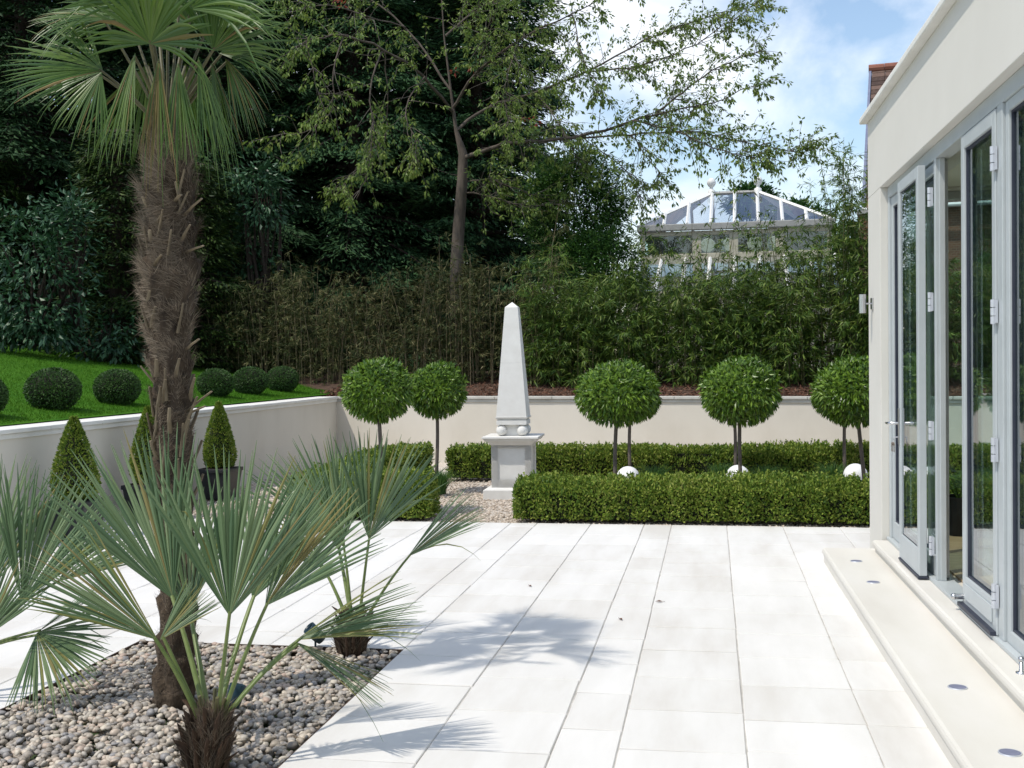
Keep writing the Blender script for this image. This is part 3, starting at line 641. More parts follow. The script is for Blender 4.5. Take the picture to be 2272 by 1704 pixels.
# stone steps
def step(name, x0, x1, y0, y1, z0, z1, nose):
    b = MB(); b.box((x0 + nose, y0, z0), (x1, y1 - nose, z1 - 0.05)); b.build('riser', M['step'], house)
    b = MB(); b.box((x0, y0, z1 - 0.05), (x1, y1, z1)); return b.build(name, M['step'], house, bevel=0.018)
step('step', 0.895, 1.30, -4, 8.56, -0.05, 0.105, 0.012)
step('step', 1.225, 1.52, -4, 8.40, 0.10, 0.19, 0.022)
# door frame: head, sill, posts
AX = 1.352
b = MB(); b.box((AX, -4, 2.63), (AX + 0.085, 8.428, 2.709)); b.build('door_head', M['alu'], house, bevel=0.003)
b = MB(); b.box((AX - 0.02, -4, 0.191), (AX + 0.10, 8.428, 0.212)); b.build('door_sill', M['alu'], house, bevel=0.003)
def post(y0, y1, x0=AX, x1=AX + 0.085):
    b = MB(); b.box((x0, y0, 0.2121), (x1, y1, 2.6299)); b.build('door_post', M['alu'], house, bevel=0.003)
post(6.785, 6.835, AX, AX + 0.05); post(6.772, 6.784, AX + 0.018, AX + 0.05); post(8.36, 8.428); post(5.36, 5.445)
def leaf(y0, y1, x0, x1, z0, z1, name='door', st=0.062, sb=0.155, stop=0.068, hy=None, rot=None):
    """one glazed leaf: stiles and rails, gasket, double pane"""
    b = MB(); xa, xb = x0, x1
    b.box((xa, y0, z0), (xb, y0 + st, z1)); b.box((xa, y1 - st, z0), (xb, y1, z1))
    b.box((xa, y0 + st, z0), (xb, y1 - st, z0 + sb)); b.box((xa, y0 + st, z1 - stop), (xb, y1 - st, z1))
    o = b.build(name, M['alu'], house, bevel=0.004)
    g = MB(); q = 0.010; yy0, yy1, zz0, zz1 = y0 + st, y1 - st, z0 + sb, z1 - stop; ga, gb = xa + 0.012, xb - 0.012
    g.box((ga, yy0, zz0), (gb, yy0 + q, zz1)); g.box((ga, yy1 - q, zz0), (gb, yy1, zz1)); g.box((ga, yy0 + q, zz0), (gb, yy1 - q, zz0 + q)); g.box((ga, yy0 + q, zz1 - q), (gb, yy1 - q, zz1))
    g.build('gasket', M['alu_dark'], o)
    xm = (xa + xb) / 2
    MB().box((xm - 0.012, yy0 + q, zz0 + q), (xm + 0.012, yy1 - q, zz1 - q)).build('pane', M['glass'], o)
    return o
def hinge(par, x, y, z, h=0.115):
    b = MB()
    for k in range(3):
        za = z - h / 2 + k * h / 3
        b.lathe((x, y, za + 0.002), [(0.001, 0), (0.0125, 0), (0.0125, h / 3 - 0.004), (0.001, h / 3 - 0.004)], 14)
    b.box((x + 0.004, y - 0.026, z - h / 2 + 0.005), (x + 0.014, y + 0.026, z + h / 2 - 0.005))
    b.build('hinge', M['hinge'], par)
# opened leaf folded right back over the fixed light
l1 = leaf(6.905, 7.575, 1.276, 1.320, 0.212, 2.612)
l1['label'] = 'glazed door leaf folded right back against the facade'
b = MB(); b.box((1.268, 6.90, 0.2), (1.324, 7.56, 0.2115)); b.build('drip_seal', M['alu_dark'], l1)
for z in (0.40, 1.07, 1.815, 2.42): hinge(l1, 1.334, 6.862, z)
b = MB(); b.box((1.268, 7.525, 0.94), (1.2759, 7.555, 1.17)); b.build('handle_plate', M['steel'], l1, bevel=0.002)
b = MB(); b.tube([(1.266, 7.54, 1.075), (1.225, 7.54, 1.075), (1.214, 7.552, 1.075), (1.212, 7.60, 1.073), (1.214, 7.665, 1.070)], [0.009, 0.009, 0.0095, 0.0095, 0.008], 10); b.build('handle', M['steel'], l1, smooth=True)
# hinge leaf between
# closed leaf
l2 = leaf(5.452, 6.128, 1.345, 1.412, 0.215, 2.622)
l2['label'] = 'closed glazed door leaf beside the open doorway'
b = MB(); b.box((1.318, 5.46, 0.213), (1.3445, 6.125, 0.232)); b.build('drip_seal', M['alu_dark'], l2)
b = MB(); b.box((1.336, 5.52, 0.262), (1.3445, 6.06, 0.34)); b.build('bottom_rail_cover', M['alu'], l2, bevel=0.002)
for z in (0.40, 1.07, 1.70, 2.395): hinge(l2, 1.334, 5.447, z)
b = MB(); b.tube([(1.30, 6.10, 0.262), (1.343, 6.10, 0.262)], [0.014, 0.014], 12); b.sphere((1.297, 6.10, 0.262), 0.017, 12); b.build('door_stop', M['steel'], l2, smooth=True)
# fixed lights: behind the opened leaf, and near the camera
f1 = leaf(6.84, 8.355, 1.365, 1.432, 0.215, 2.625, 'fixed_window', st=0.055, sb=0.12)
f2 = leaf(3.30, 5.352, 1.365, 1.432, 0.2125, 2.629, 'fixed_window', st=0.05, sb=0.06, stop=0.05)
f3 = leaf(0.9, 3.29, 1.365, 1.432, 0.2125, 2.629, 'fixed_window', st=0.05, sb=0.06, stop=0.05)
# glazed gable end
g1 = MB()
gx = [1.64, 2.78, 3.92, 5.06, 5.9]
for a, b_ in zip(gx[:-1], gx[1:]):
    fr = MB(); y0, y1 = YE - 0.20, YE - 0.14
    fr.box((a, y0, 0.206), (a + 0.045, y1, 2.718)); fr.box((b_ - 0.045, y0, 0.206), (b_, y1, 2.718)); fr.box((a + 0.045, y0, 0.206), (b_ - 0.045, y1, 0.26)); fr.box((a + 0.045, y0, 2.66), (b_ - 0.045, y1, 2.718))
    o = fr.build('gable_window', M['alu'], house, bevel=0.003)
    MB().box((a + 0.045, YE - 0.18, 0.26), (b_ - 0.045, YE - 0.16, 2.66)).build('pane', M['glass'], o)
# recessed lights in the step
hR = np.array([[math.cos(HD), -math.sin(HD), 0], [math.sin(HD), math.cos(HD), 0], [0, 0, 1]])
for (lx_, ly_), lab in zip(((1.064, 7.99), (1.066, 7.25), (1.071, 4.975), (1.072, 4.17)), ('round recessed step light farthest along the step', 'round recessed step light second from the far end', 'round recessed step light with a gap before the two far ones', 'round recessed step light nearest, in the bottom right corner')):
    c = hR @ np.array([lx_, ly_, 0.105])
    t = thing('step_light', lab, 'step light', tuple(c), 0, 'round lights let into the stone step')
    MB().lathe((0, 0, 0), [(0.0355, 0.0005), (0.036, 0.004), (0.039, 0.004), (0.041, 0.0005)], 28).build('rim', M['hinge'], t)
    MB().lathe((0, 0, 0), [(0.0001, 0.0032), (0.0354, 0.0032)][::-1], 28).build('lens', surf('lens_glass', (0.14, 0.15, 0.22), (0.20, 0.21, 0.29), 30, 0.55, 0, spec=0.3), t)
# wall lamp on the pier
c = hR @ np.array([XF, 8.79, 1.90])
t = thing('wall_lamp', 'brushed steel up and down wall lamp on the house corner', 'wall lamp', tuple(c), HD)
b = MB(); b.box((-0.012, -0.04, -0.042), (-0.0005, 0.04, 0.042)); b.build('back_plate', M['steel'], t, bevel=0.002)
b = MB(); b.tube([(-0.012, 0, 0), (-0.052, 0, 0)], [0.006, 0.006], 10); b.build('bracket', M['steel'], t)
b = MB(); b.lathe((-0.075, 0, 0), [(0.020, -0.068), (0.026, -0.070), (0.026, 0.070), (0.020, 0.068), (0.020, -0.068)], 24); b.build('lamp_tube', M['steel'], t, smooth=False)
# keys hanging from the door
c = hR @ np.array([1.258, 7.58, 0.985])
t = thing('key_bunch', 'small bunch of keys hanging in the open door leaf lock', 'keys', tuple(c), HD)
b = MB(); th = np.linspace(0, 2 * PI, 17); b.tube(np.stack([0 * th - 0.012, 0.014 * np.cos(th), 0.016 * np.sin(th) - 0.018], -1), np.full(17, 0.0018), 6); b.tube([(0.012, -0.02, 0), (-0.014, -0.002, -0.002)], [0.004, 0.004], 8); b.build('key_ring', M['steel'], t, smooth=True)
for k, (dy, tl) in enumerate(((-0.012, -0.15), (0.004, 0.05), (0.018, 0.22))):
    b = MB(); o = np.array([-0.012 - 0.004 * k, dy, -0.034])
    b.lathe(o + [0, tl * 0.02, -0.012], [(0.001, -0.002), (0.013, -0.0015), (0.013, 0.0015), (0.001, 0.002)], 14, axis=(1, 0, 0)); b.box(o + [-0.0015, tl * 0.04 - 0.004, -0.062], o + [0.0015, tl * 0.04 + 0.004, -0.020]); b.box(o + [-0.0015, tl * 0.04 + 0.004, -0.06], o + [0.0015, tl * 0.04 + 0.008, -0.05])
    b.build('key', M['key'], t)
# door holder on the upper step
c = hR @ np.array([1.30, 5.0, 0.19]); c = gz(2266, 1494, 0.19)
t = thing('door_holder', 'small chrome door holder on the upper step at the right edge', 'door holder', tuple(c), HD)
MB().lathe((0, 0, 0), [(0.022, 0), (0.022, 0.005), (0.009, 0.008), (0.008, 0.05), (0.001, 0.052)], 16).build('base', M['steel'], t, smooth=True)
MB().sphere((0, 0, 0.058), 0.013, 14).build('knob', M['steel'], t, smooth=True)

# a few fallen leaves on the paving
for (px, py, lab) in ((1463, 1335, 'small curled dry leaf on the paving, nearest the steps of the three'), (1376, 1374, 'small dry leaf on the paving nearest the palm shadow'), (1175, 1300, 'tiny dry leaf on the paving in front of the gravel gap')):
    c = gz(px, py, 0.004); t = thing('fallen_leaf', lab, 'leaf', tuple(c), rng.uniform(0, 6)); b = MB()
    b.add(np.array([(-0.035, 0, 0.002), (0, -0.014, 0.012), (0.04, 0.004, 0.004), (0.002, 0.016, 0.010), (0.002, 0.002, 0.001)]) * 0.7, tris=[(0, 1, 4), (1, 2, 4), (2, 3, 4), (3, 0, 4)]); b.build('blade', M['chip'], t)
    MB().tube([(-0.0235, 0, 0.0016), (-0.036, 0.004, 0.003)], [0.0012, 0.001], 5).build('stalk', M['stubdark'], t)

# ================================================================== PALMS
def fan(b, hub, A, Nn, R, nseg=34, half=80, split=0.5, droop=0.25, w=1.0, dry=0.04, cup=0.15, seed=0, mi=0, jit=0.03, bent=0.05):
    A = nrm(A); Nn = nrm(Nn - A * (Nn @ A)); B = np.cross(Nn, A); half = math.radians(half)
    st = np.array([0.004, 0.2, 0.38, split, split + (1 - split) * 0.45, split + (1 - split) * 0.78, 1.0]); K = len(st)
    dth = 2 * half / nseg
    for i in range(nseg):
        th = -half + (i + 0.5) * dth + rng.normal(0, jit) * 0.5
        d = math.cos(th) * A + math.sin(th) * B
        Ri = R * (0.72 + 0.28 * math.cos(th * 0.75)) * rng.uniform(0.93, 1.04)
        dr = (droop * rng.uniform(0.55, 1.5) + (rng.uniform(0.15, 0.45) if rng.random() < bent else 0)) * Ri; side = rng.normal(0, 0.03)
        # folds the fan into a shallow cup so that the edges come forward
        d = nrm(d + Nn * (cup * abs(math.sin(th)) + rng.normal(0, 0.025)))
        cr = np.cross(Nn, d)
        p = hub + d[None] * (Ri * st)[:, None] + np.array([0, 0, -1.0]) * (dr * st ** 3.0)[:, None] + cr[None] * (side * Ri * np.clip(st - split, 0, 1) ** 1.4)[:, None]
        half_w = np.where(st <= split + 1e-6, Ri * st * math.tan(dth / 2) * 1.06, Ri * split * math.tan(dth / 2) * 1.06 * (1 - (st - split) / (1 - split)) ** 0.85) * w + 0.0007
        mid = p + Nn * (half_w * 0.45)[:, None]
        v = np.stack([p - cr * half_w[:, None], mid, p + cr * half_w[:, None]], 1).reshape(-1, 3)
        q = []
        for k in range(K - 1): q += [(3 * k, 3 * k + 1, 3 * k + 4, 3 * k + 3), (3 * k + 1, 3 * k + 2, 3 * k + 5, 3 * k + 4)]
        m_ = 1 if rng.random() < dry else mi
        b.add(v, quads=q, mi=m_)
def frond(t, org, root, hub, tip, nvec, R=None, pet=True, pr=(0.011, 0.007), mats=('fan', 'fan_dry'), pm='petiole', sag=0.0, bow=(0, 0, 0), lab=None, **kw):
    A = tip - hub; R = R or np.linalg.norm(A)
    b = MB(); fan(b, hub - org, A, np.asarray(nvec, float), R, **kw)
    o = b.build('frond', [M[mats[0]], M[mats[1]]], t)
    if pet:
        root = np.asarray(root); k = 8; tt = np.linspace(0, 1, k)[:, None]
        mid = (root + hub) / 2 + np.asarray(bow)
        pts = (1 - tt) ** 2 * root + 2 * tt * (1 - tt) * mid + tt ** 2 * (hub + nrm(A) * 0.015)
        MB().tube(pts - org, np.linspace(pr[0], pr[1], k), 7, flat=0.7).build('petiole', M[pm], o, smooth=True)
    return o
VIEW = -FW; UPZ = np.array([0, 0, 1.0])

# ---- tall fan palm
tb = gz(384, 1552); tb[2] = -0.03
dT = float((tb - EYEP) @ FW)
palm = thing('fan_palm', 'tall fan palm with a shaggy brown trunk rising from the pebbles', 'palm tree', tuple(tb))
prof_y = [1590, 1540, 1380, 1150, 1000, 900, 820, 720, 640, 605, 560, 480, 420, 370, 330, 280]
prof_x = [384, 386, 396, 388, 384, 381, 379, 374, 374, 375, 378, 378, 374, 372, 372, 372]
prof_r = [60, 57, 52, 48, 49, 51, 53, 61, 74, 78, 64, 63, 69, 62, 54, 40]
cen = np.array([gd(x, y, dT) for x, y in zip(prof_x, prof_y)]); rad = np.array(prof_r) * 0.88 / FPX * dT
zz = np.linspace(-0.05, cen[-1][2], 110); cx = np.interp(zz, cen[:, 2], cen[:, 0]); cy = np.interp(zz, cen[:, 2], cen[:, 1]); cr_ = np.interp(zz, cen[:, 2], rad)
k = 40; th = np.linspace(0, 2 * PI, k, endpoint=False)
def trunk_r(z, a):
    ph = z / 0.155 + a / (2 * PI) * 2.0 + 0.12 * np.sin(a * 3)
    saw = (ph % 1.0)
    rr = np.interp(z, cen[:, 2], rad)
    return rr * (0.74 + 0.27 * saw ** 1.2 + 0.07 * np.sin(a * 5 + z * 9) + 0.04 * np.sin(a * 9 - z * 21))
Zg, Ag = np.meshgrid(zz, th, indexing='ij'); Rg = trunk_r(Zg, Ag)
v = np.stack([cx[:, None] + np.cos(Ag) * Rg, cy[:, None] + np.sin(Ag) * Rg, Zg], -1).reshape(-1, 3) - tb
i = np.arange(len(zz) - 1)[:, None] * k; j = np.arange(k)[None]; j2 = (j + 1) % k
q = np.stack([i + j, i + j2, i + k + j2, i + k + j], -1).reshape(-1, 4)
tr = MB().add(v, quads=q).build('trunk', M['fibre_core'], palm, smooth=True)
n = 34000; z = rng.uniform(0.0, 1.0, n) ** 0.62 * (cen[-1][2] - 0.02); a = rng.uniform(0, 2 * PI, n)
r_ = trunk_r(z, a); o = np.stack([np.cos(a), np.sin(a), a * 0], -1)
P = np.stack([np.interp(z, cen[:, 2], cen[:, 0]), np.interp(z, cen[:, 2], cen[:, 1]), z], -1) + o * (r_ * 0.985)[:, None] - tb
tg = np.stack([-o[:, 1], o[:, 0], a * 0], -1)
sawp = (z / 0.155 + a / (2 * PI) * 2.0 + 0.12 * np.sin(a * 3)) % 1.0
ang = 3.2 * wob(P, 9.0) + rng.normal(0, 0.55, n)              # neighbouring fibres lie the same way
D = nrm(tg * np.sin(ang)[:, None] + UPZ * np.cos(ang)[:, None] * 0.9 + o * (0.10 + 0.55 * sawp ** 2 * rng.uniform(0, 1, n))[:, None])
hs = np.clip(0.45 + 0.8 * (z - 1.0), 0.45, 1.15) * (0.65 + 0.6 * sawp) * (1 + 0.5 * wob(P, 5.0))
b = MB(); b.leaves(P, D, o, rng.uniform(0.025, 0.08, n) * hs, 0.0021, fold=0.05, wide=0.3); b.build('fibre', M['fibre'], tr)
# cut leaf bases round the trunk (pixel of foot, pixel of tip seen in front; the rest on the far side)
stubs = [(465, 880, 432, 838), (488, 905, 470, 868), (357, 930, 356, 858), (375, 885, 367, 842), (388, 955, 376, 905), (400, 842, 398, 795), (353, 850, 312, 812), (345, 985, 350, 935), (415, 955, 438, 880), (330, 985, 352, 968), (352, 1010, 334, 978), (430, 915, 456, 901), (420, 775, 442, 752),
         (350, 545, 332, 510), (365, 500, 360, 475), (412, 545, 422, 498), (400, 455, 402, 432), (420, 480, 448, 440), (340, 470, 316, 436), (360, 595, 358, 565), (425, 560, 452, 545), (338, 690, 332, 645), (412, 1000, 420, 930), (372, 1060, 366, 985), (350, 720, 345, 680)]
for (x0, y0, x1, y1) in stubs:
    p0 = gd(x0, y0, dT); zc = p0[2]; ccx, ccy = np.interp(zc, cen[:, 2], cen[:, 0]), np.interp(zc, cen[:, 2], cen[:, 1]); rr = np.interp(zc, cen[:, 2], rad)
    lat = np.clip((x0 - np.interp(y0, prof_y[::-1], prof_x[::-1])) / FPX * dT, -rr * 0.97, rr * 0.97)
    fwd = math.sqrt(max(rr * rr - lat * lat, 0)) * 0.95
    p0 = np.array([ccx, ccy, zc]) + RT * lat * 0.97 - FW * fwd
    p1 = gd(x1, y1, (p0 - EYEP) @ FW - 0.035); md = p0 + (p1 - p0) * 0.5 - FW * 0.004
    b = MB(); b.tube(np.array([p0 - (p1 - p0) * 0.25 + FW * 0.02, md, p1]) - tb, [0.012, 0.0085, 0.0072], 6, flat=0.5); b.build('leaf_base', M['stub'], tr)
for kk in range(22):                                  # between the others, pressed close
    a = math.atan2(-FW[1], -FW[0]) + rng.uniform(-1.3, 1.3); zc = rng.uniform(0.55, 2.25); rr = np.interp(zc, cen[:, 2], rad); o3 = np.array([math.cos(a), math.sin(a), 0]); t3 = np.array([-o3[1], o3[0], 0]) * rng.normal(0, 0.02); ln = rng.uniform(0.07, 0.15)
    p0 = np.array([np.interp(zc, cen[:, 2], cen[:, 0]), np.interp(zc, cen[:, 2], cen[:, 1]), zc]) + o3 * rr * 0.92
    MB().tube(np.array([p0, p0 + o3 * 0.014 + t3 * 0.5 + UPZ * ln * 0.5, p0 + o3 * 0.028 + t3 + UPZ * ln]) - tb, [0.013, 0.0095, 0.0075], 6, flat=0.45).build('leaf_base', M['stub'], tr)
for kk in range(10):                                  # on the side away from the camera
    a = math.radians(20 + kk * 16); zc = 0.9 + kk * 0.15; rr = np.interp(zc, cen[:, 2], rad); o3 = np.array([math.cos(a), math.sin(a), 0])
    p0 = np.array([np.interp(zc, cen[:, 2], cen[:, 0]), np.interp(zc, cen[:, 2], cen[:, 1]), zc]) + o3 * rr * 0.9
    MB().tube(np.array([p0, p0 + o3 * 0.03 + UPZ * 0.06, p0 + o3 * 0.05 + UPZ * 0.11]) - tb, [0.017, 0.0125, 0.010], 7, flat=0.55).build('leaf_base', M['stub'], tr)
crown0 = gd(372, 300, dT)
# hub pixel, tip pixel, depth offset of hub and tip, half spread, normal (right, up, to camera), droop, dry share
TF = [(333, 97, 318, -95, -0.30, -0.45, 100, (-0.1, -0.2, 1.0), 0.10, 0.06),
      (228, 156, 10, 92, -0.10, -0.15, 58, (-0.2, 0.7, 0.9), 0.10, 0.05),
      (225, 160, 140, 272, -0.18, -0.25, 42, (0.1, 0.1, 1.0), 0.10, 0.05),
      (473, 112, 560, -60, -0.15, -0.15, 60, (0.3, -0.1, 1.0), 0.08, 0.04),
      (486, 118, 628, 120, -0.05, 0.05, 46, (0.2, 0.8, 0.7), 0.30, 0.06),
      (300, 118, 255, 290, -0.30, -0.42, 14, (-0.4, 0.2, 1.0), 0.10, 0.06),
      (352, 130, 345, 338, -0.26, -0.34, 11, (0.1, 0.1, 1.0), 0.08, 0.40),
      (395, 140, 400, 345, -0.24, -0.30, 13, (0.2, 0.1, 1.0), 0.08, 0.05),
      (440, 128, 478, 330, -0.20, -0.24, 12, (0.5, 0.1, 0.9), 0.08, 0.05),
      (470, 140, 500, 320, -0.05, 0.0, 18, (0.9, 0.1, 0.6), 0.10, 0.05),
      (500, 130, 560, 250, -0.02, 0.02, 30, (0.5, 0.6, 0.6), 0.25, 0.12),
      (290, 40, 130, -40, 0.15, 0.25, 60, (-0.3, 0.6, 0.8), 0.15, 0.05),
      (420, 50, 470, -150, 0.22, 0.40, 75, (0.1, -0.4, 0.9), 0.10, 0.05),
      (330, 140, 270, 330, 0.20, 0.32, 32, (-0.4, 0.2, -0.8), 0.12, 0.10),
      (410, 140, 440, 330, 0.25, 0.36, 32, (0.3, 0.2, -0.9), 0.12, 0.10),
      (455, 60, 640, 20, 0.15, 0.3, 60, (0.3, 0.9, 0.3), 0.2, 0.05),
      (372, 30, 372, -190, -0.02, 0.05, 70, (0, 0.1, 1.0), 0.05, 0.03),
      (420, 20, 600, -190, -0.2, -0.35, 60, (0.2, 0.6, 0.8), 0.2, 0.03), (330, 10, 190, -180, -0.25, -0.4, 60, (-0.2, 0.6, 0.8), 0.2, 0.03), (400, 0, 420, -230, 0.2, 0.3, 70, (0.1, 0.6, 0.8), 0.2, 0.03), (350, 40, 300, -160, 0.3, 0.6, 60, (0.0, 0.9, -0.3), 0.2, 0.03), (410, 60, 520, -40, 0.3, 0.62, 60, (0.2, 0.9, -0.3), 0.2, 0.03),
      (235, 40, 70, 20, -0.05, -0.1, 55, (-0.2, 0.9, 0.6), 0.15, 0.05)]
for (hx_, hy_, tx_, ty_, d0, d1, half, nv, dr, dry) in TF:
    hub = gd(hx_, hy_, dT + d0); tip = gd(tx_, ty_, dT + d1); nvv = RT * nv[0] + UPZ * nv[1] - FW * nv[2]
    frond(palm, tb, crown0 + nrm(hub - crown0) * 0.03, hub, tip, nvv, nseg=34 if half > 40 else 26, half=half, split=0.55, droop=dr, dry=dry, cup=0.10, bent=0.28, mats=('fan', 'fan_dry'), pm='petiole_d', bow=(0, 0, 0.03))

# ---- small blue fan palms
def small_palm(base, top, label, fr, trunk_r_=0.10, dep=None):
    t = thing('dwarf_palm', label, 'palm', tuple(base), 0, 'small fan palms in the pebble bed'); 
    h = top[2] - base[2]
    b = MB(); zz = np.linspace(-0.05, h, 12)[:, None]
    b.tube(np.array([0, 0, 1.0]) * zz + np.array([[0, 0, 0]]) + (top - base) * [1, 1, 0] * np.clip(zz / h, 0, 1), trunk_r_ * np.interp(zz[:, 0] / h, [-.5, 0, 0.6, 1], [0.9, 1.0, 1.0, 0.62]), 14)
    tr = b.build('trunk', M['stubdark'], t, smooth=True)
    for k in range(26):
        a = k * 2.39996; u = 0.04 + 0.92 * k / 26; o = np.array([math.cos(a), math.sin(a), 0]); rr = trunk_r_ * np.interp(u, [0, 0.6, 1], [1.0, 1.0, 0.65])
        p0 = (top - base) * u + o * rr * 0.9; ln = rng.uniform(0.05, 0.10)
        p1 = p0 + o * 0.025 + UPZ * ln * 0.55; p2 = p0 + o * (0.040 + rng.uniform(0, 0.035)) + UPZ * ln
        MB().tube([p0 - UPZ * 0.04, p1, p2], [0.026, 0.020, 0.003], 6, flat=0.4).build('leaf_base', M['stubdark'], tr)
    for (hx_, hy_, tx_, ty_, d0, d1, half, nv, dr, dry) in fr:
        hub = gd(hx_, hy_, dep + d0); tip = gd(tx_, ty_, dep + d1); nvv = RT * nv[0] + UPZ * nv[1] - FW * nv[2]
        o = nrm((hub - top) * [1, 1, 0.2]); root = top + o * 0.035 - UPZ * 0.06
        frond(t, base, root, hub, tip, nvv, R=np.linalg.norm(tip - hub) * 1.14, nseg=int(20 + half * 0.55), half=half * 1.12, split=0.54, droop=dr, dry=dry + 0.02, cup=0.22, mats=('fanblue', 'fan_tip'), pr=(0.0125, 0.008), w=1.22, bow=o * 0.01 + UPZ * 0.05)
    for k in range(5):                             # stumps of leaf stalks that were cut off
        a = k * 1.3 + 0.4; o = np.array([math.cos(a), math.sin(a), 0]); p0 = (top - base) + o * trunk_r_ * 0.42 - UPZ * 0.03
        MB().tube([p0, p0 + o * 0.012 + UPZ * 0.045, p0 + o * 0.024 + UPZ * rng.uniform(0.06, 0.10)], [0.014, 0.012, 0.0105], 7, flat=0.6).build('stalk_stump', M['petiole_d'], tr)
    n = 2600; u = rng.uniform(0.0, 1.0, n); a = rng.uniform(0, 2 * PI, n); o = np.stack([np.cos(a), np.sin(a), a * 0], -1); rr = trunk_r_ * np.interp(u, [0, 0.6, 1], [1.0, 1.02, 0.66])
    P = (top - base) * u[:, None] + o * rr[:, None]; b = MB(); b.leaves(P, nrm(o * rng.uniform(0.1, 0.9, n)[:, None] + rdir(n) * 0.4 + UPZ * 0.8), o, rng.uniform(0.03, 0.08, n), 0.0025, fold=0.05); b.build('fibre', M['fibre'], tr)
    return t
b1 = gz(455, 1712); d1_ = float((b1 - EYEP) @ FW)
small_palm(b1, gd(468, 1578, d1_), 'nearest small fan palm, its stub trunk at the bottom edge', [
    (509, 1366, 545, 1030, -0.05, 0.05, 35, (0.1, 0.2, 1.0), 0.02, 0.04),
    (588, 1345, 770, 1115, 0.05, 0.10, 27, (-0.3, 0.4, 0.9), 0.05, 0.08),
    (385, 1330, 255, 1010, 0.25, 0.35, 27, (0.3, 0.3, 1.0), 0.02, 0.04),
    (350, 1420, 92, 1250, -0.05, -0.15, 26, (0.5, 0.8, 0.5), 0.03, 0.22),
    (355, 1420, 450, 1320, 0.0, 0.10, 20, (0.2, 0.6, 0.8), 0.03, 0.20),
    (657, 1420, 905, 1345, 0.20, 0.25, 22, (-0.1, 0.9, 0.5), 0.06, 0.15),
    (655, 1424, 830, 1530, 0.19, 0.12, 10, (0.3, 0.8, 0.5), 0.05, 0.25),
    (420, 1360, 400, 1100, 0.40, 0.55, 32, (0.0, 0.3, 1.0), 0.03, 0.05),
    (560, 1330, 660, 1110, 0.35, 0.50, 30, (-0.2, 0.3, 0.9), 0.04, 0.05),
], 0.070, d1_)
b2 = gz(778, 1446); d2_ = float((b2 - EYEP) @ FW)
small_palm(b2, gd(786, 1372, d2_), 'small fan palm at the back right corner of the pebble bed', [
    (818, 1196, 880, 985, -0.05, 0.0, 33, (-0.1, 0.2, 1.0), 0.02, 0.04),
    (766, 1215, 635, 1015, 0.10, 0.15, 25, (0.2, 0.4, 0.9), 0.04, 0.04),
    (905, 1235, 1050, 1128, 0.0, 0.02, 20, (-0.3, 0.8, 0.6), 0.03, 0.08),
    (752, 1222, 735, 1010, 0.25, 0.40, 27, (0.0, 0.3, 1.0), 0.03, 0.04),
    (720, 1262, 600, 1150, 0.15, 0.20, 24, (0.3, 0.6, 0.8), 0.04, 0.05),
], 0.066, d2_)
b3 = gz(-190, 1560); d3_ = float((b3 - EYEP) @ FW)
small_palm(b3, gd(-185, 1470, d3_), 'small fan palm reaching in from the left edge', [
    (48, 1335, 150, 1075, 0.05, 0.15, 32, (0.2, 0.4, 0.9), 0.03, 0.06),
    (84, 1402, 235, 1300, 0.0, -0.05, 18, (-0.3, 0.9, 0.1), 0.02, 0.04),
    (82, 1404, 190, 1500, 0.0, -0.10, 55, (0.3, 0.3, 0.9), 0.05, 0.04),
    (-25, 1310, 20, 1040, 0.15, 0.25, 32, (0.0, 0.3, 1.0), 0.03, 0.04),
    (130, 1290, 290, 1175, 0.35, 0.55, 30, (-0.1, 0.6, 0.8), 0.04, 0.10),
    (-40, 1420, 20, 1250, -0.1, -0.05, 35, (0.1, 0.5, 0.9), 0.04, 0.06),
], 0.075, d3_)
# garden spotlights in the pebbles
def spot(c, aim, label):
    t = thing('garden_spotlight', label, 'spotlight', tuple(c), 0, 'small dark spotlights in the pebble bed'); aim = nrm(aim)
    MB().tube([(0, 0, -0.08), (0, 0, 0.06)], [0.006, 0.006], 8).build('spike', M['spot'], t)
    ce = np.array([0, 0, 0.075])
    MB().lathe(ce, [(0.001, -0.055), (0.028, -0.052), (0.034, -0.02), (0.036, 0.05), (0.032, 0.052), (0.030, 0.035)], 20, axis=tuple(aim)).build('housing', M['spot'], t, smooth=True)
    MB().lathe(ce + aim * 0.036, [(0.0005, 0), (0.0305, 0)], 20, axis=tuple(aim)).build('lens', M['glass_roof'], t)
c = gz(700, 1437); spot(c, RT * -0.7 + UPZ * 0.75 - FW * 0.3, 'dark green spotlight left of the back small palm')
c = gz(522, 1572); spot(c + [0, 0, -0.02], RT * 0.2 + UPZ * 0.9 + FW * 0.2, 'dark spotlight beside the stub of the nearest small palm')

# potted palm standing inside the glazed room
pc = gz(2128, 1186, 0.205)
t = thing('potted_palm', 'dark potted palm inside the glass room, seen through the open doorway', 'potted plant', (pc[0], pc[1], 0.205))
MB().lathe((0, 0, 0), [(0.001, 0.0), (0.10, 0), (0.135, 0.26), (0.14, 0.28), (0.125, 0.28), (0.12, 0.25), (0.001, 0.25)], 20).build('pot', M['black'], t)
b = MB()
for k in range(9):
    a = k * 2.4; e = np.array([math.cos(a), math.sin(a), 0]); L_ = rng.uniform(0.35, 0.6); tt = np.linspace(0, 1, 26)[:, None]
    sp = e * tt * L_ * 0.75 + UPZ * (0.25 + L_ * 1.15 * (tt - 0.55 * tt ** 2.2)); b.tube(sp, np.linspace(0.005, 0.0015, 26), 5)
    for sg in (-1, 1):
        sd = np.cross(e, UPZ) * sg; b.leaves(sp[6:], nrm(sd + e * 0.5 - UPZ * 0.25 + rdir(20) * 0.1), np.tile(UPZ, (20, 1)), 0.15, 0.014)
b.build('fronds', M['fan'], t)

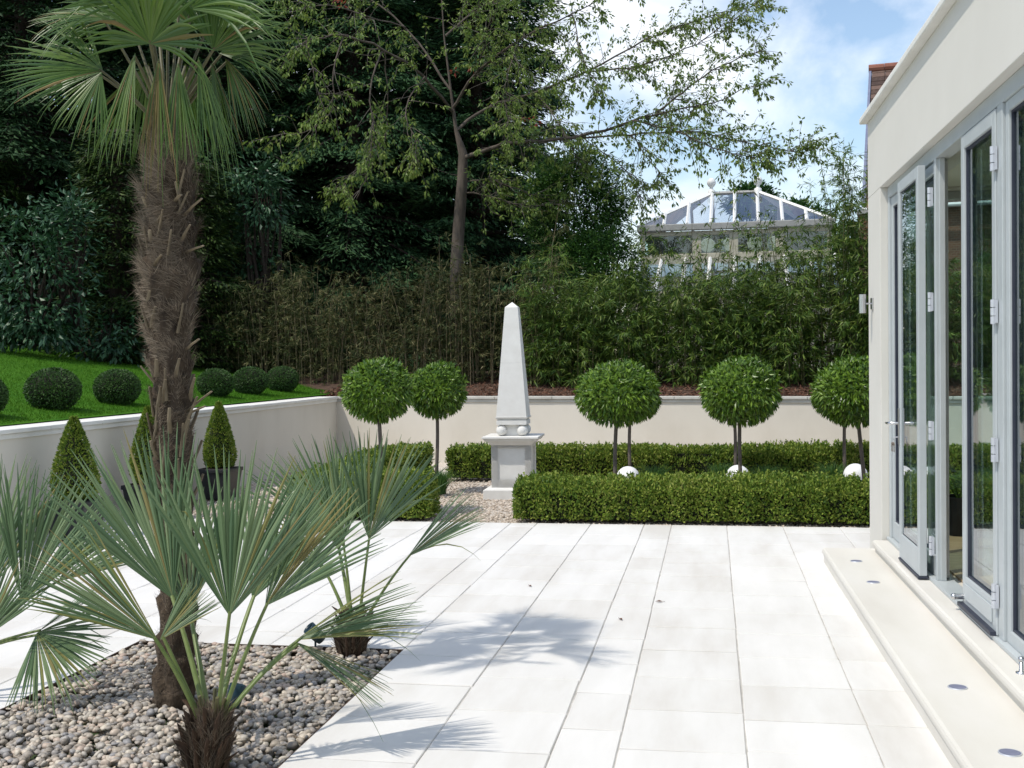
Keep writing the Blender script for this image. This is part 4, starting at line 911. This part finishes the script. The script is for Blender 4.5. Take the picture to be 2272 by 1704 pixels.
# ================================================================== BAMBOO
def bamboo(name, label, A, B, dep, h, ncul, lpc, mat, hv=0.25, lf=0.13, z_of=bankz, low=0.12, wisp=0.0):
    t = thing(name, label, 'bamboo', (A[0], A[1], 0)); org = np.array([A[0], A[1], 0.0]); A = np.array([*A[:2], 0.0]); B = np.array([*B[:2], 0.0]); d = nrm(B - A); o = np.array([-d[1], d[0], 0]); Ln = np.linalg.norm(B - A)
    bc = MB(); bl = MB(); PP = []; HH = []
    for i in range(ncul):
        p = A + d * rng.uniform(0, Ln) + o * rng.uniform(0, dep); p[2] = float(z_of(np.array([p[0]]), np.array([p[1]]))[0]) - 0.02
        hh = h * rng.uniform(1 - hv, 1 + hv * 0.35) * (1 + 0.24 * wob(p, 1.1))
        if wisp and rng.random() < wisp: hh *= rng.uniform(1.12, 1.45)
        le = nrm(rng.normal(0, 1, 3) * [1, 1, 0]) * rng.uniform(0.05, 0.30) * hh * 0.6; tt = np.linspace(0, 1, 6)[:, None]
        pts = p + UPZ * hh * tt + le * tt ** 2.2 - UPZ * 0.08 * hh * tt ** 3
        bc.tube(pts - org, np.linspace(0.009, 0.002, 6), 4, cap=False)
        n = int(lpc * hh / h); u = low + (1 - low) * rng.uniform(0, 1, n) ** 0.85
        q = p + UPZ * hh * u[:, None] + le * (u ** 2.2)[:, None] - UPZ * 0.08 * hh * (u ** 3)[:, None]
        # side twigs: leaves gather in small sprays
        nt_ = max(3, n // 9); ks = rng.integers(0, nt_, n); to = rdir(nt_) * [1, 1, 0.35] * rng.uniform(0.08, 0.34, nt_)[:, None] * (1.1 if wisp < 0.5 else 0.7); tu = low + (1 - low) * rng.uniform(0, 1, nt_) ** 0.8; uu = tu[ks]
        q = p + UPZ * hh * uu[:, None] + le * (uu ** 2.2)[:, None] - UPZ * 0.08 * hh * (uu ** 3)[:, None] + to[ks] * rng.uniform(0.55, 1.25, n)[:, None]
        D = nrm(to[ks] * 3.0 + rdir(n) * 0.65 - UPZ * 0.38)
        PP.append(q - org); HH.append(D)
    P = np.concatenate(PP); D = np.concatenate(HH); n = len(P)
    bl.leaves(P, D, nrm(rdir(n) * 0.8 + UPZ), rng.uniform(0.65, 1.2, n) * lf, rng.uniform(0.10, 0.16, n) * lf, fold=0.15, wide=0.35)
    bc.build('culms', M['culm_dry' if mat == 'bamboo_dry' else 'culm'], t); bl.build('leaves', M[mat], t)
    return t
def bline(px, off): # point at the foot of the bamboo, `off` behind the wall face
    d = ray(px, 840); A2 = WC + WN * off; k = ((A2 - EYEP) @ WN) / (d @ WN); return EYEP + d * k
bamboo('bamboo_hedge', 'tall green bamboo hedge behind the wall, right of the obelisk', bline(1165, 1.0), WE + WN * 1.0 + WD * 1.0, 1.3, 1.70, 430, 430, 'bamboo', hv=0.5, lf=0.14, low=0.02, wisp=0.16)
bamboo('bamboo_hedge', 'sparse dry brown bamboo hedge left of the obelisk', bline(430, 1.75), bline(1190, 1.1), 1.4, 1.85, 300, 230, 'bamboo_dry', hv=0.6, lf=0.12, low=0.02, wisp=0.14)
bamboo('bamboo_clump', 'feathery tall bamboo clump beside the house corner', bline(1800, 1.2), bline(1965, 1.2), 0.9, 3.2, 34, 260, 'bamboo', hv=0.35, lf=0.12, low=0.30, wisp=0.0)
bamboo('bamboo_clump', 'few tall thin bamboo stems before the glass roof', bline(1500, 1.6), bline(1745, 1.6), 0.8, 2.6, 26, 120, 'bamboo', hv=0.35, lf=0.12, low=0.35, wisp=0.1)

# ================================================================== TREES AND SHRUBS
def conifer(name, label, px, depth, h, R, n_limb, n_leaf, mat, lf=0.17, z0=1.2, droop=0.35, taper=0.8, lo=0.02, cat='conifer', group='dark conifers behind the garden'):
    c = gd(px, 700, depth); c[2] = z0
    t = thing(name, label, cat, tuple(c), 0, group)
    b = MB(); zz = np.linspace(-0.3, h, 8); b.tube(np.stack([zz * 0, zz * 0, zz], -1), np.linspace(0.28, 0.03, 8), 9); b.build('trunk', M['darkbark'], t, smooth=True)
    bl = MB(); bb = MB(); P = []; D = []; NN = []
    for i in range(n_limb):
        u = lo + (1 - lo) * (i + rng.uniform(0, 1)) / n_limb; z = u * h; a = i * 2.39996 + rng.normal(0, 0.3)
        if math.sin(a - math.atan2(-c[1], -c[0]) + PI / 2) < -0.55 and rng.random() < 0.6: continue     # thinner on the far side
        Rl = R * (1 - u ** 1.6 * taper) * rng.uniform(0.72, 1.12); e = np.array([math.cos(a), math.sin(a), 0]); sd = np.array([-e[1], e[0], 0])
        tt = np.linspace(0, 1, 5)[:, None]; rise = rng.uniform(0.0, 0.25)
        ctr = UPZ * z + e * Rl * tt + UPZ * (rise * Rl * tt - droop * Rl * tt ** 2)
        bb.tube(ctr, np.linspace(0.05, 0.008, 5), 4, cap=False)
        n = int(n_leaf * (0.35 + 0.65 * Rl / R)); s_ = 0.18 + 0.85 * rng.uniform(0, 1, n) ** 0.65
        lat = rng.normal(0, 1, n) * (0.30 * R * (1.08 - s_) * 0.8 + 0.12)
        p = UPZ * z + e * (Rl * s_)[:, None] + UPZ * (rise * Rl * s_ - droop * Rl * s_ ** 2 - 0.35 * np.abs(lat) * 0.5)[:, None] + sd * lat[:, None] + rng.normal(0, 0.06, (n, 3))
        dv = nrm(e * 0.8 + sd * np.sign(lat)[:, None] * rng.uniform(0.2, 1.0, n)[:, None] - UPZ * rng.uniform(0.1, 0.75, n)[:, None] + rdir(n) * 0.35)
        P.append(p); D.append(dv); NN.append(nrm(rdir(n) * 0.6 + UPZ))
    P = np.concatenate(P); D = np.concatenate(D); NN = np.concatenate(NN); n = len(P)
    bl.leaves(P, D, NN, rng.uniform(0.6, 1.3, n) * lf, rng.uniform(0.22, 0.36, n) * lf, fold=0.2)
    bb.build('limbs', M['darkbark'], t); bl.build('crown', M[mat], t)
    return t
conifer('conifer_tree', 'dark green conifer filling the top left behind the palm crown', 60, 23.5, 12, 3.6, 170, 620, 'conifer')
conifer('conifer_tree', 'dark conifer just right of the palm crown', 480, 24.5, 12, 3.3, 170, 620, 'conifer')
conifer('conifer_tree', 'bluish dark conifer left of the cherry trunk', 790, 25.5, 13, 3.2, 180, 620, 'conifer_b')
conifer('conifer_tree', 'bluish dark conifer with level branches against the sky', 1060, 26.5, 13, 2.6, 180, 620, 'conifer_b', droop=0.12, taper=0.55)
conifer('conifer_tree', 'dark conifer at the back between the palm and the cherry tree', 630, 29.5, 15, 4.4, 190, 600, 'conifer', lf=0.38)
conifer('conifer_tree', 'dark conifer at the back left, beyond the laurel', 250, 29, 15, 4.4, 190, 600, 'conifer', lf=0.38)
conifer('conifer_tree', 'dark conifer at the back behind the cherry trunk', 950, 31, 15, 4.0, 190, 600, 'conifer', lf=0.38)
conifer('conifer_tree', 'dark conifer at the far left edge behind the laurel', -170, 27, 14, 4.4, 190, 600, 'conifer', lf=0.36)
conifer('yew_tree', 'yellowish green yew between the laurel and the palm trunk', 265, 20.6, 4.4, 1.25, 90, 330, 'thuja', lf=0.12, z0=1.4, droop=0.2, taper=0.55, cat='yew', group='evergreens along the lawn edge')
conifer('yew_tree', 'dark yew behind the palm trunk', 420, 21.2, 4.0, 1.3, 90, 300, 'thuja', lf=0.12, z0=1.3, droop=0.2, taper=0.5, cat='yew', group='evergreens along the lawn edge')
conifer('yew_tree', 'dark yew at the left edge above the laurel', -60, 21.8, 5.0, 1.5, 90, 300, 'thuja', lf=0.13, z0=1.7, droop=0.2, taper=0.5, cat='yew', group='evergreens along the lawn edge')

def bush(name, label, px, pyc, depth, r, n_cl, n_leaf, mat, lf, wd, z0, cat='shrub', hang=0.35, group=None, core=True, cl=0.28, mats=None):
    c = gd(px, pyc, depth); t = thing(name, label, cat, (c[0], c[1], z0), 0, group); cc = np.array([0, 0, c[2] - z0]); r = np.array(r)
    b = MB(); P = []; D = []
    for i in range(n_cl):
        d = rdir(1)[0]; 
        if d @ FW > 0.35: d = d - FW * 2 * (d @ FW) * 0.9
        ce = cc + d * r * rng.uniform(0.62, 1.04) * (1 + 0.14 * wob(d, 4)); n = int(n_leaf * rng.uniform(0.6, 1.4)); s_ = cl * rng.uniform(0.6, 1.2)
        o = rng.normal(0, 1, (n, 3)) * s_ * [0.6, 0.6, 0.42]; P.append(ce + o); D.append(nrm(o * 3 / s_ * 0.3 + d * 0.5 + rdir(n) * 0.6 - UPZ * hang))
    P = np.concatenate(P); D = np.concatenate(D); n = len(P)
    P[:, 2] = np.maximum(P[:, 2], 0.02)
    b.leaves(P, D, nrm(rdir(n) * 0.6 + UPZ), rng.uniform(0.65, 1.2, n) * lf, rng.uniform(0.75, 1.2, n) * wd, fold=0.22); 
    bs = MB()
    for i in range(14):
        d = rdir(1)[0]; d[2] = abs(d[2]); e = cc + d * r * 0.8; bs.tube([np.zeros(3), e * 0.5 + rng.normal(0, 0.08, 3), e], [0.045, 0.028, 0.008], 5)
    bs.build('stems', M['darkbark'], t); b.build('crown', M[mat], t)
    return t
bush('laurel_shrub', 'big leaved bluish laurel at the left edge of the lawn', 70, 620, 18.9, (1.05, 0.7, 1.25), 95, 24, 'laurel', 0.15, 0.062, 1.85, 'laurel')
bush('laurel_shrub', 'narrow top of laurel rising beside the yew', 165, 520, 19.2, (0.30, 0.4, 0.75), 24, 24, 'laurel', 0.15, 0.062, 1.75, 'laurel')
bush('laurel_shrub', 'low dark laurel along the foot of the trees, left of the palm trunk', 235, 745, 19.6, (0.9, 0.5, 0.36), 30, 22, 'laurel', 0.14, 0.058, 1.5, 'laurel')
bush('broadleaf_shrub', 'broad leaved shrub with drooping leaf tiers, right of the palm trunk', 575, 430, 21.5, (0.55, 0.6, 0.62), 26, 40, 'laurel', 0.15, 0.06, 1.2, 'shrub', hang=0.5, cl=0.26)
bush('broadleaf_shrub', 'dim broad leaved shrub low behind the palm trunk', 540, 560, 21.8, (0.6, 0.6, 0.75), 26, 34, 'laurel', 0.14, 0.055, 1.2, 'shrub', hang=0.5, cl=0.26)
bush('broadleaf_tree', 'leafy green tree between the cherry and the conservatory', 1275, 480, 21.5, (1.0, 0.9, 1.25), 170, 120, 'shrublit', 0.085, 0.036, 1.2, 'tree', cl=0.30)
bush('broadleaf_tree', 'lower bushy green shrub above the bamboo, left of the conservatory', 1330, 600, 20.5, (0.95, 0.6, 0.7), 80, 100, 'shrublit', 0.08, 0.034, 1.2, 'shrub', cl=0.28)
bush('round_tree', 'round dark tree top directly behind the right finial', 1665, 448, 60, (1.2, 1.4, 0.70), 60, 70, 'shrub', 0.25, 0.12, 1.0, 'tree', cl=0.5)
bush('round_tree', 'round dark tree top beyond the right slope of the glass roof', 1770, 500, 58, (1.5, 1.5, 1.2), 80, 80, 'shrub', 0.25, 0.12, 1.0, 'tree', cl=0.5)
bush('far_tree', 'distant dark trees low behind the conservatory wall', 1880, 640, 55, (5, 2, 3.2), 120, 90, 'shrub', 0.35, 0.16, 0.5, 'tree', cl=0.8)

# ---- cherry tree: trunk and limbs follow the ones seen, twigs grow off them
dC = 20.5
t0 = gd(1012, 600, dC); t0[2] = 1.25
cherry = thing('cherry_tree', 'sparse cherry tree with a grey trunk and arching branches against the sky', 'tree', tuple(t0))
def P3(*a): return np.array([gd(x, y, dC + dd) for x, y, dd in a])
bt = MB(); LP = []; LD = []; tw = MB()
trunkp = np.vstack([t0 - UPZ * 0.3, P3((1012, 600, 0), (1018, 500, 0.0), (1026, 400, 0.0), (1027, 340, 0.0), (1012, 290, 0.0), (1000, 200, 0.0), (985, 80, 0.1), (975, -80, 0.2))])
bt.tube(trunkp - t0, [0.125, 0.118, 0.110, 0.10, 0.082, 0.036, 0.022, 0.014, 0.008], 12)
limbs = [([(1030, 350, 0), (1070, 335, -0.2), (1148, 316, -0.5), (1275, 304, -0.8), (1400, 268, -1.0), (1480, 248, -1.1), (1580, 225, -1.2), (1690, 180, -1.3)], 0.062),
         ([(1455, 255, -1.0), (1500, 215, -0.9), (1560, 170, -0.8), (1640, 130, -0.8), (1700, 110, -0.8)], 0.030),
         ([(1275, 304, -0.8), (1400, 300, -0.4), (1520, 290, -0.2), (1620, 310, 0.0), (1750, 335, 0.1), (1785, 330, 0.1)], 0.026),
         ([(1400, 268, -1.0), (1480, 285, -1.4), (1560, 318, -1.6), (1650, 345, -1.8), (1700, 350, -1.8)], 0.022),
         ([(1012, 290, 0), (1080, 240, 0.3), (1190, 205, 0.6), (1300, 160, 0.8), (1430, 90, 0.9), (1560, 40, 1.0), (1690, 10, 1.0)], 0.045),
         ([(1005, 240, 0), (1060, 160, -0.6), (1150, 90, -1.2), (1270, 30, -1.6), (1400, -40, -1.8)], 0.040),
         ([(1300, 160, 0.8), (1400, 150, 0.6), (1520, 110, 0.4), (1600, 60, 0.3), (1690, 0, 0.2)], 0.022),
         ([(1005, 250, 0), (940, 170, -0.8), (850, 110, -1.5), (760, 80, -2.0), (680, 90, -2.3), (640, 120, -2.4)], 0.042),
         ([(850, 110, -1.5), (820, 200, -1.9), (830, 290, -2.1), (815, 380, -2.3), (790, 440, -2.4)], 0.022),
         ([(940, 170, -0.8), (900, 240, -1.5), (920, 310, -1.9), (925, 360, -2.0)], 0.018),
         ([(760, 80, -2.0), (740, 160, -2.3), (735, 240, -2.4), (690, 290, -2.6), (620, 300, -2.7)], 0.018),
         ([(1000, 200, 0), (900, 60, 0.4), (780, -20, 0.6), (650, -30, 0.8)], 0.036),
         ([(985, 80, 0.1), (1060, 20, 0.5), (1180, -40, 0.8)], 0.032),
         ([(1190, 205, 0.6), (1230, 260, 0.0), (1270, 330, -0.4), (1280, 380, -0.5)], 0.018),
         ([(1026, 405, 0), (1085, 398, 0.0), (1150, 420, 0.1), (1240, 450, 0.2)], 0.024), ([(1024, 428, 0), (1080, 432, -0.2), (1160, 455, -0.3), (1260, 450, -0.3)], 0.024),
         ([(1400, 300, -0.4), (1450, 365, -0.5), (1480, 410, -0.5)], 0.014), ([(1300, 310, -0.7), (1390, 380, -0.9), (1420, 440, -1.0)], 0.012),
         ([(900, 60, 0.4), (820, 40, -0.6), (730, 10, -1.2), (640, 30, -1.6)], 0.02), ([(1060, 160, -0.6), (1080, 80, -1.2), (1100, -10, -1.5)], 0.018), ([(1150, 90, -1.2), (1120, 190, -1.6), (1130, 280, -1.8)], 0.014), ([(1270, 30, -1.6), (1290, 120, -1.9), (1330, 200, -2.0)], 0.014), ([(680, 90, -2.3), (700, 180, -2.5), (720, 250, -2.5)], 0.012),
         ([(850, 110, -1.5), (860, 210, -1.2), (850, 310, -1.0), (780, 390, -1.0), (760, 420, -1.0)], 0.016)]
def smooth(p, k=4):
    p = np.asarray(p); n = len(p); tt = np.linspace(0, n - 1, (n - 1) * k + 1); out = []
    for t_ in tt:
        i = min(int(t_), n - 2); f = t_ - i; a, b_, c_, d_ = p[max(i - 1, 0)], p[i], p[i + 1], p[min(i + 2, n - 1)]
        out.append(0.5 * (2 * b_ + (c_ - a) * f + (2 * a - 5 * b_ + 4 * c_ - d_) * f * f + (3 * b_ - a - 3 * c_ + d_) * f ** 3))
    return np.array(out)
def cluster(p, d, k):
    o = rdir(k); LP.append(p + o * 0.03); LD.append(nrm(o * 0.8 + d * 0.5 - UPZ * 0.75))
for pts, r in limbs:
    lp = smooth(P3(*pts)); lp += rng.normal(0, 0.012, lp.shape); n = len(lp)
    bt.tube(lp - t0, np.linspace(r * 0.72, 0.005, n), 7)
    seg = np.linalg.norm(np.diff(lp, axis=0), axis=1).sum()
    dens = 11 if np.mean([q_[0] for q_ in pts]) < 960 else 23
    for i in range(int(seg * dens)):
        u = rng.uniform(0.16, 1.0); q = u * (n - 1); ii = min(int(q), n - 2); p = lp[ii] + (lp[ii + 1] - lp[ii]) * (q - ii); dd = nrm(lp[ii + 1] - lp[ii])
        L_ = rng.uniform(0.30, 0.95) * (1.15 - 0.5 * u); dv = nrm(dd * 0.75 + rdir(1)[0] * [0.9, 0.9, 0.8]); k = 7; path = [p]; cur = p.copy(); sag = rng.uniform(0.05, 0.30) if dens < 15 else rng.uniform(-0.06, 0.20)
        for s_ in range(k - 1):
            dv = nrm(dv + rng.normal(0, 0.13, 3) - UPZ * sag * 0.5); cur = cur + dv * L_ / (k - 1); path.append(cur.copy())
            if s_ >= 1 and rng.random() < 0.72: cluster(cur, dv, int(rng.integers(2, 6)))
        cluster(cur, dv, 6)
        tw.tube(np.array(path) - t0, np.linspace(0.006, 0.002, k), 4, cap=False)
bt.build('trunk', M['bark'], cherry, smooth=True); tw.build('twigs', M['twig'], cherry, smooth=True)
LP = np.concatenate(LP); LD = np.concatenate(LD); n = len(LP); b = MB()
b.leaves(LP - t0, LD, nrm(rdir(n) * 0.8 + UPZ), rng.uniform(0.055, 0.105, n), rng.uniform(0.028, 0.044, n), fold=0.2); b.build('crown', M['cherry'], cherry)
b = MB()
for (x, y) in ((1168, 262), (1192, 271), (1008, 158), (1048, 150), (760, 12), (745, 5), (1180, 268)):
    p = gd(x, y, dC - 0.9); o = rdir(7); b.leaves(p + o * 0.03 - t0, nrm(o - UPZ * 0.7), rdir(7), 0.09, 0.04)
b.build('red_leaves', M['redleaf'], cherry)

# ================================================================== CONSERVATORY BEHIND
dK = 26.0
kc = gd(1664, 492, dK); sk = dK / FPX; kc = kc + nrm(FW * [1, 1, 0]) * 1.75
cons = thing('conservatory', 'white framed conservatory with a hipped glass roof and ball finials', 'conservatory', (kc[0], kc[1], 0), math.radians(-1.5))
ze = kc[2]; zr = gd(1641, 428, dK + 1.75)[2]; hw = 208 * sk; rw = 54 * sk; dp = 1.75
def bar(par, a, b_, r, mat, name):
    MB().tube([a, b_], [r, r], 4).build(name, M[mat], par)
roof = MB(); 
E_ = np.array([(-hw, -dp, ze), (hw, -dp, ze), (hw, dp, ze), (-hw, dp, ze)]); R_ = np.array([(-rw, 0, zr), (rw, 0, zr)])
roof.add(np.vstack([E_, R_]), quads=[(0, 1, 5, 4), (2, 3, 4, 5)], tris=[(1, 2, 5), (3, 0, 4)]); ro = roof.build('glass_roof', M['glass_roof'], cons)
for i in (0, 3): bar(ro, E_[i], R_[0], 0.045, 'white', 'hip_bar')
for i in (1, 2): bar(ro, E_[i], R_[1], 0.045, 'white', 'hip_bar')
bar(ro, R_[0], R_[1], 0.05, 'lead', 'ridge_bar')
xs_ = [-hw + (k + 1) * 2 * hw / 8 for k in range(7)]
for x in xs_:
    for sg in (-1, 1):
        tx = np.clip(x * 0.92, -rw, rw) if abs(x) <= rw * 1.35 else None
        if tx is not None: top = np.array([np.clip(x, -rw, rw), 0, zr])
        else: f = (hw - abs(x)) / (hw - rw); top = np.array([x, sg * dp * (1 - f), ze + (zr - ze) * f])
        bar(ro, np.array([x, sg * (dp + 0.01), ze]), top + [0, sg * 0.01, 0.01], 0.038, 'white', 'glazing_bar')
for sx in (-1, 1):
    MB().lathe((sx * rw, 0, zr), [(0.09, -0.02), (0.09, 0.08), (0.04, 0.11), (0.045, 0.16), (0.08, 0.19), (0.108, 0.25), (0.108, 0.29), (0.08, 0.35), (0.03, 0.385), (0.001, 0.39)], 18).build('finial', M['white'], cons, smooth=True)
b = MB(); b.box((-hw - 0.08, -dp - 0.10, ze - 0.16), (hw + 0.08, -dp + 0.02, ze - 0.005)); b.box((-hw - 0.08, dp - 0.02, ze - 0.16), (hw + 0.08, dp + 0.1, ze - 0.005)); b.box((-hw - 0.08, -dp + 0.021, ze - 0.16), (-hw + 0.02, dp - 0.021, ze - 0.005)); b.box((hw - 0.02, -dp + 0.021, ze - 0.16), (hw + 0.08, dp - 0.021, ze - 0.005)); b.build('eaves_gutter', M['lead'], cons, bevel=0.02)
zs = ze - 0.82
b = MB(); b.box((-hw, -dp, 0.5), (hw, -dp + 0.1, zs)); b.box((-hw, dp - 0.1, 0.5), (hw, dp, zs)); b.box((-hw, -dp + 0.101, 0.5), (-hw + 0.1, dp - 0.101, zs)); b.box((hw - 0.1, -dp + 0.101, 0.5), (hw, dp - 0.101, zs)); b.build('wall', M['cream_frame'], cons)
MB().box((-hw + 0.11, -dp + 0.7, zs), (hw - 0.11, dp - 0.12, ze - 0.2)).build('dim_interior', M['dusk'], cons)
gx = [-hw, -0.86, -0.02, 1.02, hw]
for a, b_ in zip(gx[:-1], gx[1:]):
    f = MB(); y0, y1 = -dp, -dp + 0.09
    f.box((a, y0, zs + 0.001), (a + 0.10, y1, ze - 0.17)); f.box((b_ - 0.10, y0, zs + 0.001), (b_, y1, ze - 0.17)); f.box((a + 0.1, y0, zs + 0.001), (b_ - 0.1, y1, zs + 0.13)); f.box((a + 0.1, y0, ze - 0.27), (b_ - 0.1, y1, ze - 0.17))
    o = f.build('window', M['cream_frame'], cons, bevel=0.01)
    MB().box((a + 0.1, y0 + 0.03, zs + 0.13), (b_ - 0.1, y0 + 0.045, ze - 0.27)).build('pane', M['glass'], o)
# round backed chairs inside, seen over the bamboo
for k, (x, lab) in enumerate(((-0.62, 'pale round backed chair at the left inside the conservatory window'), (-0.18, 'pale round backed chair second from left inside the conservatory'), (0.45, 'pale wicker chair back in the right conservatory window'), (0.9, 'pale wicker chair back at the right end of the conservatory window'))):
    rzv = math.radians(-1.5); p = np.array([kc[0] + math.cos(rzv) * x + math.sin(rzv) * (dp - 0.42), kc[1] + math.sin(rzv) * x - math.cos(rzv) * (dp - 0.42), zs - 0.28])
    t = thing('wicker_chair', lab, 'chair', tuple(p), rzv, 'pale chairs inside the conservatory')
    MB().lathe((0, 0, 0.62), [(0.001, -0.02), (0.16, -0.02), (0.175, 0.0), (0.16, 0.02), (0.001, 0.02)], 22, axis=(0, -1, 0.12)).build('backrest', M['wicker'], t)
    MB().box((-0.2, 0.0, 0.40), (0.2, 0.36, 0.45)).build('seat', M['wicker'], t)
    for sx in (-0.17, 0.17):
        for sy in (0.03, 0.33): MB().tube([(sx, sy, 0.0), (sx, sy, 0.40)], [0.02, 0.02], 6).build('leg', M['wicker'], t)
# lower glazed lean-to in front
zl = gd(1641, 572, dK)[2]; zl2 = gd(1641, 640, dK - 2.2)[2]
lw = 215 * sk; lr = MB()
lr.add([(-lw, -dp - 2.2, zl2), (lw, -dp - 2.2, zl2), (lw, -dp - 0.01, zl), (-lw, -dp - 0.01, zl)], quads=[(0, 1, 2, 3)]); lo_ = lr.build('lean_to_roof', M['glass_roof'], cons)
for k in range(9):
    x = -lw + k * 2 * lw / 8; bar(lo_, np.array([x, -dp - 2.2, zl2 + 0.02]), np.array([x, -dp - 0.02, zl + 0.02]), 0.04, 'white', 'glazing_bar')
b = MB(); b.box((-lw, -dp - 2.2, 0.5), (lw, -dp - 2.08, zl2 - 0.03)); b.box((-lw, -dp - 2.079, 0.5), (-lw + 0.1, -dp - 0.02, zl2 - 0.03)); b.box((lw - 0.1, -dp - 2.079, 0.5), (lw, -dp - 0.02, zl2 - 0.03)); b.build('lean_to_wall', M['cream_frame'], cons)

# ================================================================== NEIGHBOURING BRICK HOUSE
rp = gd(1926, 156, 34.0); ep = gd(1909, 462, 30.0)
vdir = nrm((rp - ep) * [1, 1, 0]); rzb = math.atan2(-vdir[0], vdir[1]); run = np.linalg.norm((rp - ep)[:2]); zr2, ze2 = rp[2], ep[2]
nb = thing('brick_house', 'brick house with a steep tiled roof behind the extension', 'house', (ep[0], ep[1], 0), rzb)
Wd = 9.0
b = MB(); b.box((0.35, 0.25, 0), (Wd, 2 * run - 0.25, ze2 - 0.05)); 
b.add([(0.35, 0.25, ze2 - 0.05), (0.35, 2 * run - 0.25, ze2 - 0.05), (0.35, run, zr2 - 0.3)], tris=[(0, 1, 2)]); b.build('wall', M['brick'], nb)
b = MB(); rows = 30; Lr = math.hypot(run, zr2 - ze2)
for side in (0, 1):
    for k in range(rows):
        u0, u1 = k / rows, (k + 1) / rows + 0.006; lift = 0.03
        for c in range(24):
            x0, x1 = 0.12 + c * Wd / 24, 0.12 + (c + 1) * Wd / 24 - 0.012
            def pt(x, u, l): 
                y = run * u; 
                if side: y = 2 * run - y
                return (x, y, ze2 + (zr2 - ze2) * u + l)
            b.add([pt(x0, u0, lift), pt(x1, u0, lift), pt(x1, u1, 0.005), pt(x0, u1, 0.005), pt(x0, u0, -0.01), pt(x1, u0, -0.01)], quads=[(0, 1, 2, 3), (4, 5, 1, 0)])
roofo = b.build('roof', M['tile'], nb)
b = MB()
for k in range(20): b.tube([(0.02 + k * 0.45, run, zr2 + 0.03), (0.02 + k * 0.45 + 0.44, run, zr2 + 0.03)], [0.13, 0.125], 10)
b.build('ridge_tiles', M['ridge'], roofo)
def board(y0, z0, y1, z1, x0, x1, th):
    b = MB(); b.add([(x0, y0, z0), (x1, y0, z0), (x1, y1, z1), (x0, y1, z1), (x0, y0, z0 - th), (x1, y0, z0 - th), (x1, y1, z1 - th), (x0, y1, z1 - th)], quads=[(0, 1, 2, 3), (7, 6, 5, 4), (0, 4, 5, 1), (1, 5, 6, 2), (2, 6, 7, 3), (3, 7, 4, 0)]); return b
board(-0.1, ze2 - 0.06, run, zr2 + 0.06, 0.03, 0.10, 0.30).build('bargeboard', M['barge'], nb)
board(2 * run + 0.1, ze2 - 0.06, run, zr2 + 0.06, 0.03, 0.10, 0.30).build('bargeboard', M['barge'], nb)
MB().tube([(0.05, -0.10, ze2 - 0.05), (Wd, -0.10, ze2 - 0.05)], [0.06, 0.06], 8).build('gutter', M['white'], nb)
c = gd(1905, 560, 26.5)
pb = thing('brick_pier', 'brick wall end below the gable, half behind the bamboo', 'brick wall', (c[0], c[1], 0), rzb)
zt = gd(1905, 462, 26.5)[2]
MB().box((0, 0, 0), (1.6, 0.8, zt - 0.15)).build('brickwork', M['brick'], pb); MB().box((-0.04, -0.04, zt - 0.149), (1.64, 0.84, zt - 0.05)).build('cap', M['lead'], pb)
MB().lathe((0.28, 0.4, zt - 0.05), [(0.11, 0), (0.10, 0.05), (0.09, 0.42), (0.11, 0.46), (0.07, 0.46), (0.07, 0.1)], 16).build('chimney_pot', M['ridge'], pb)
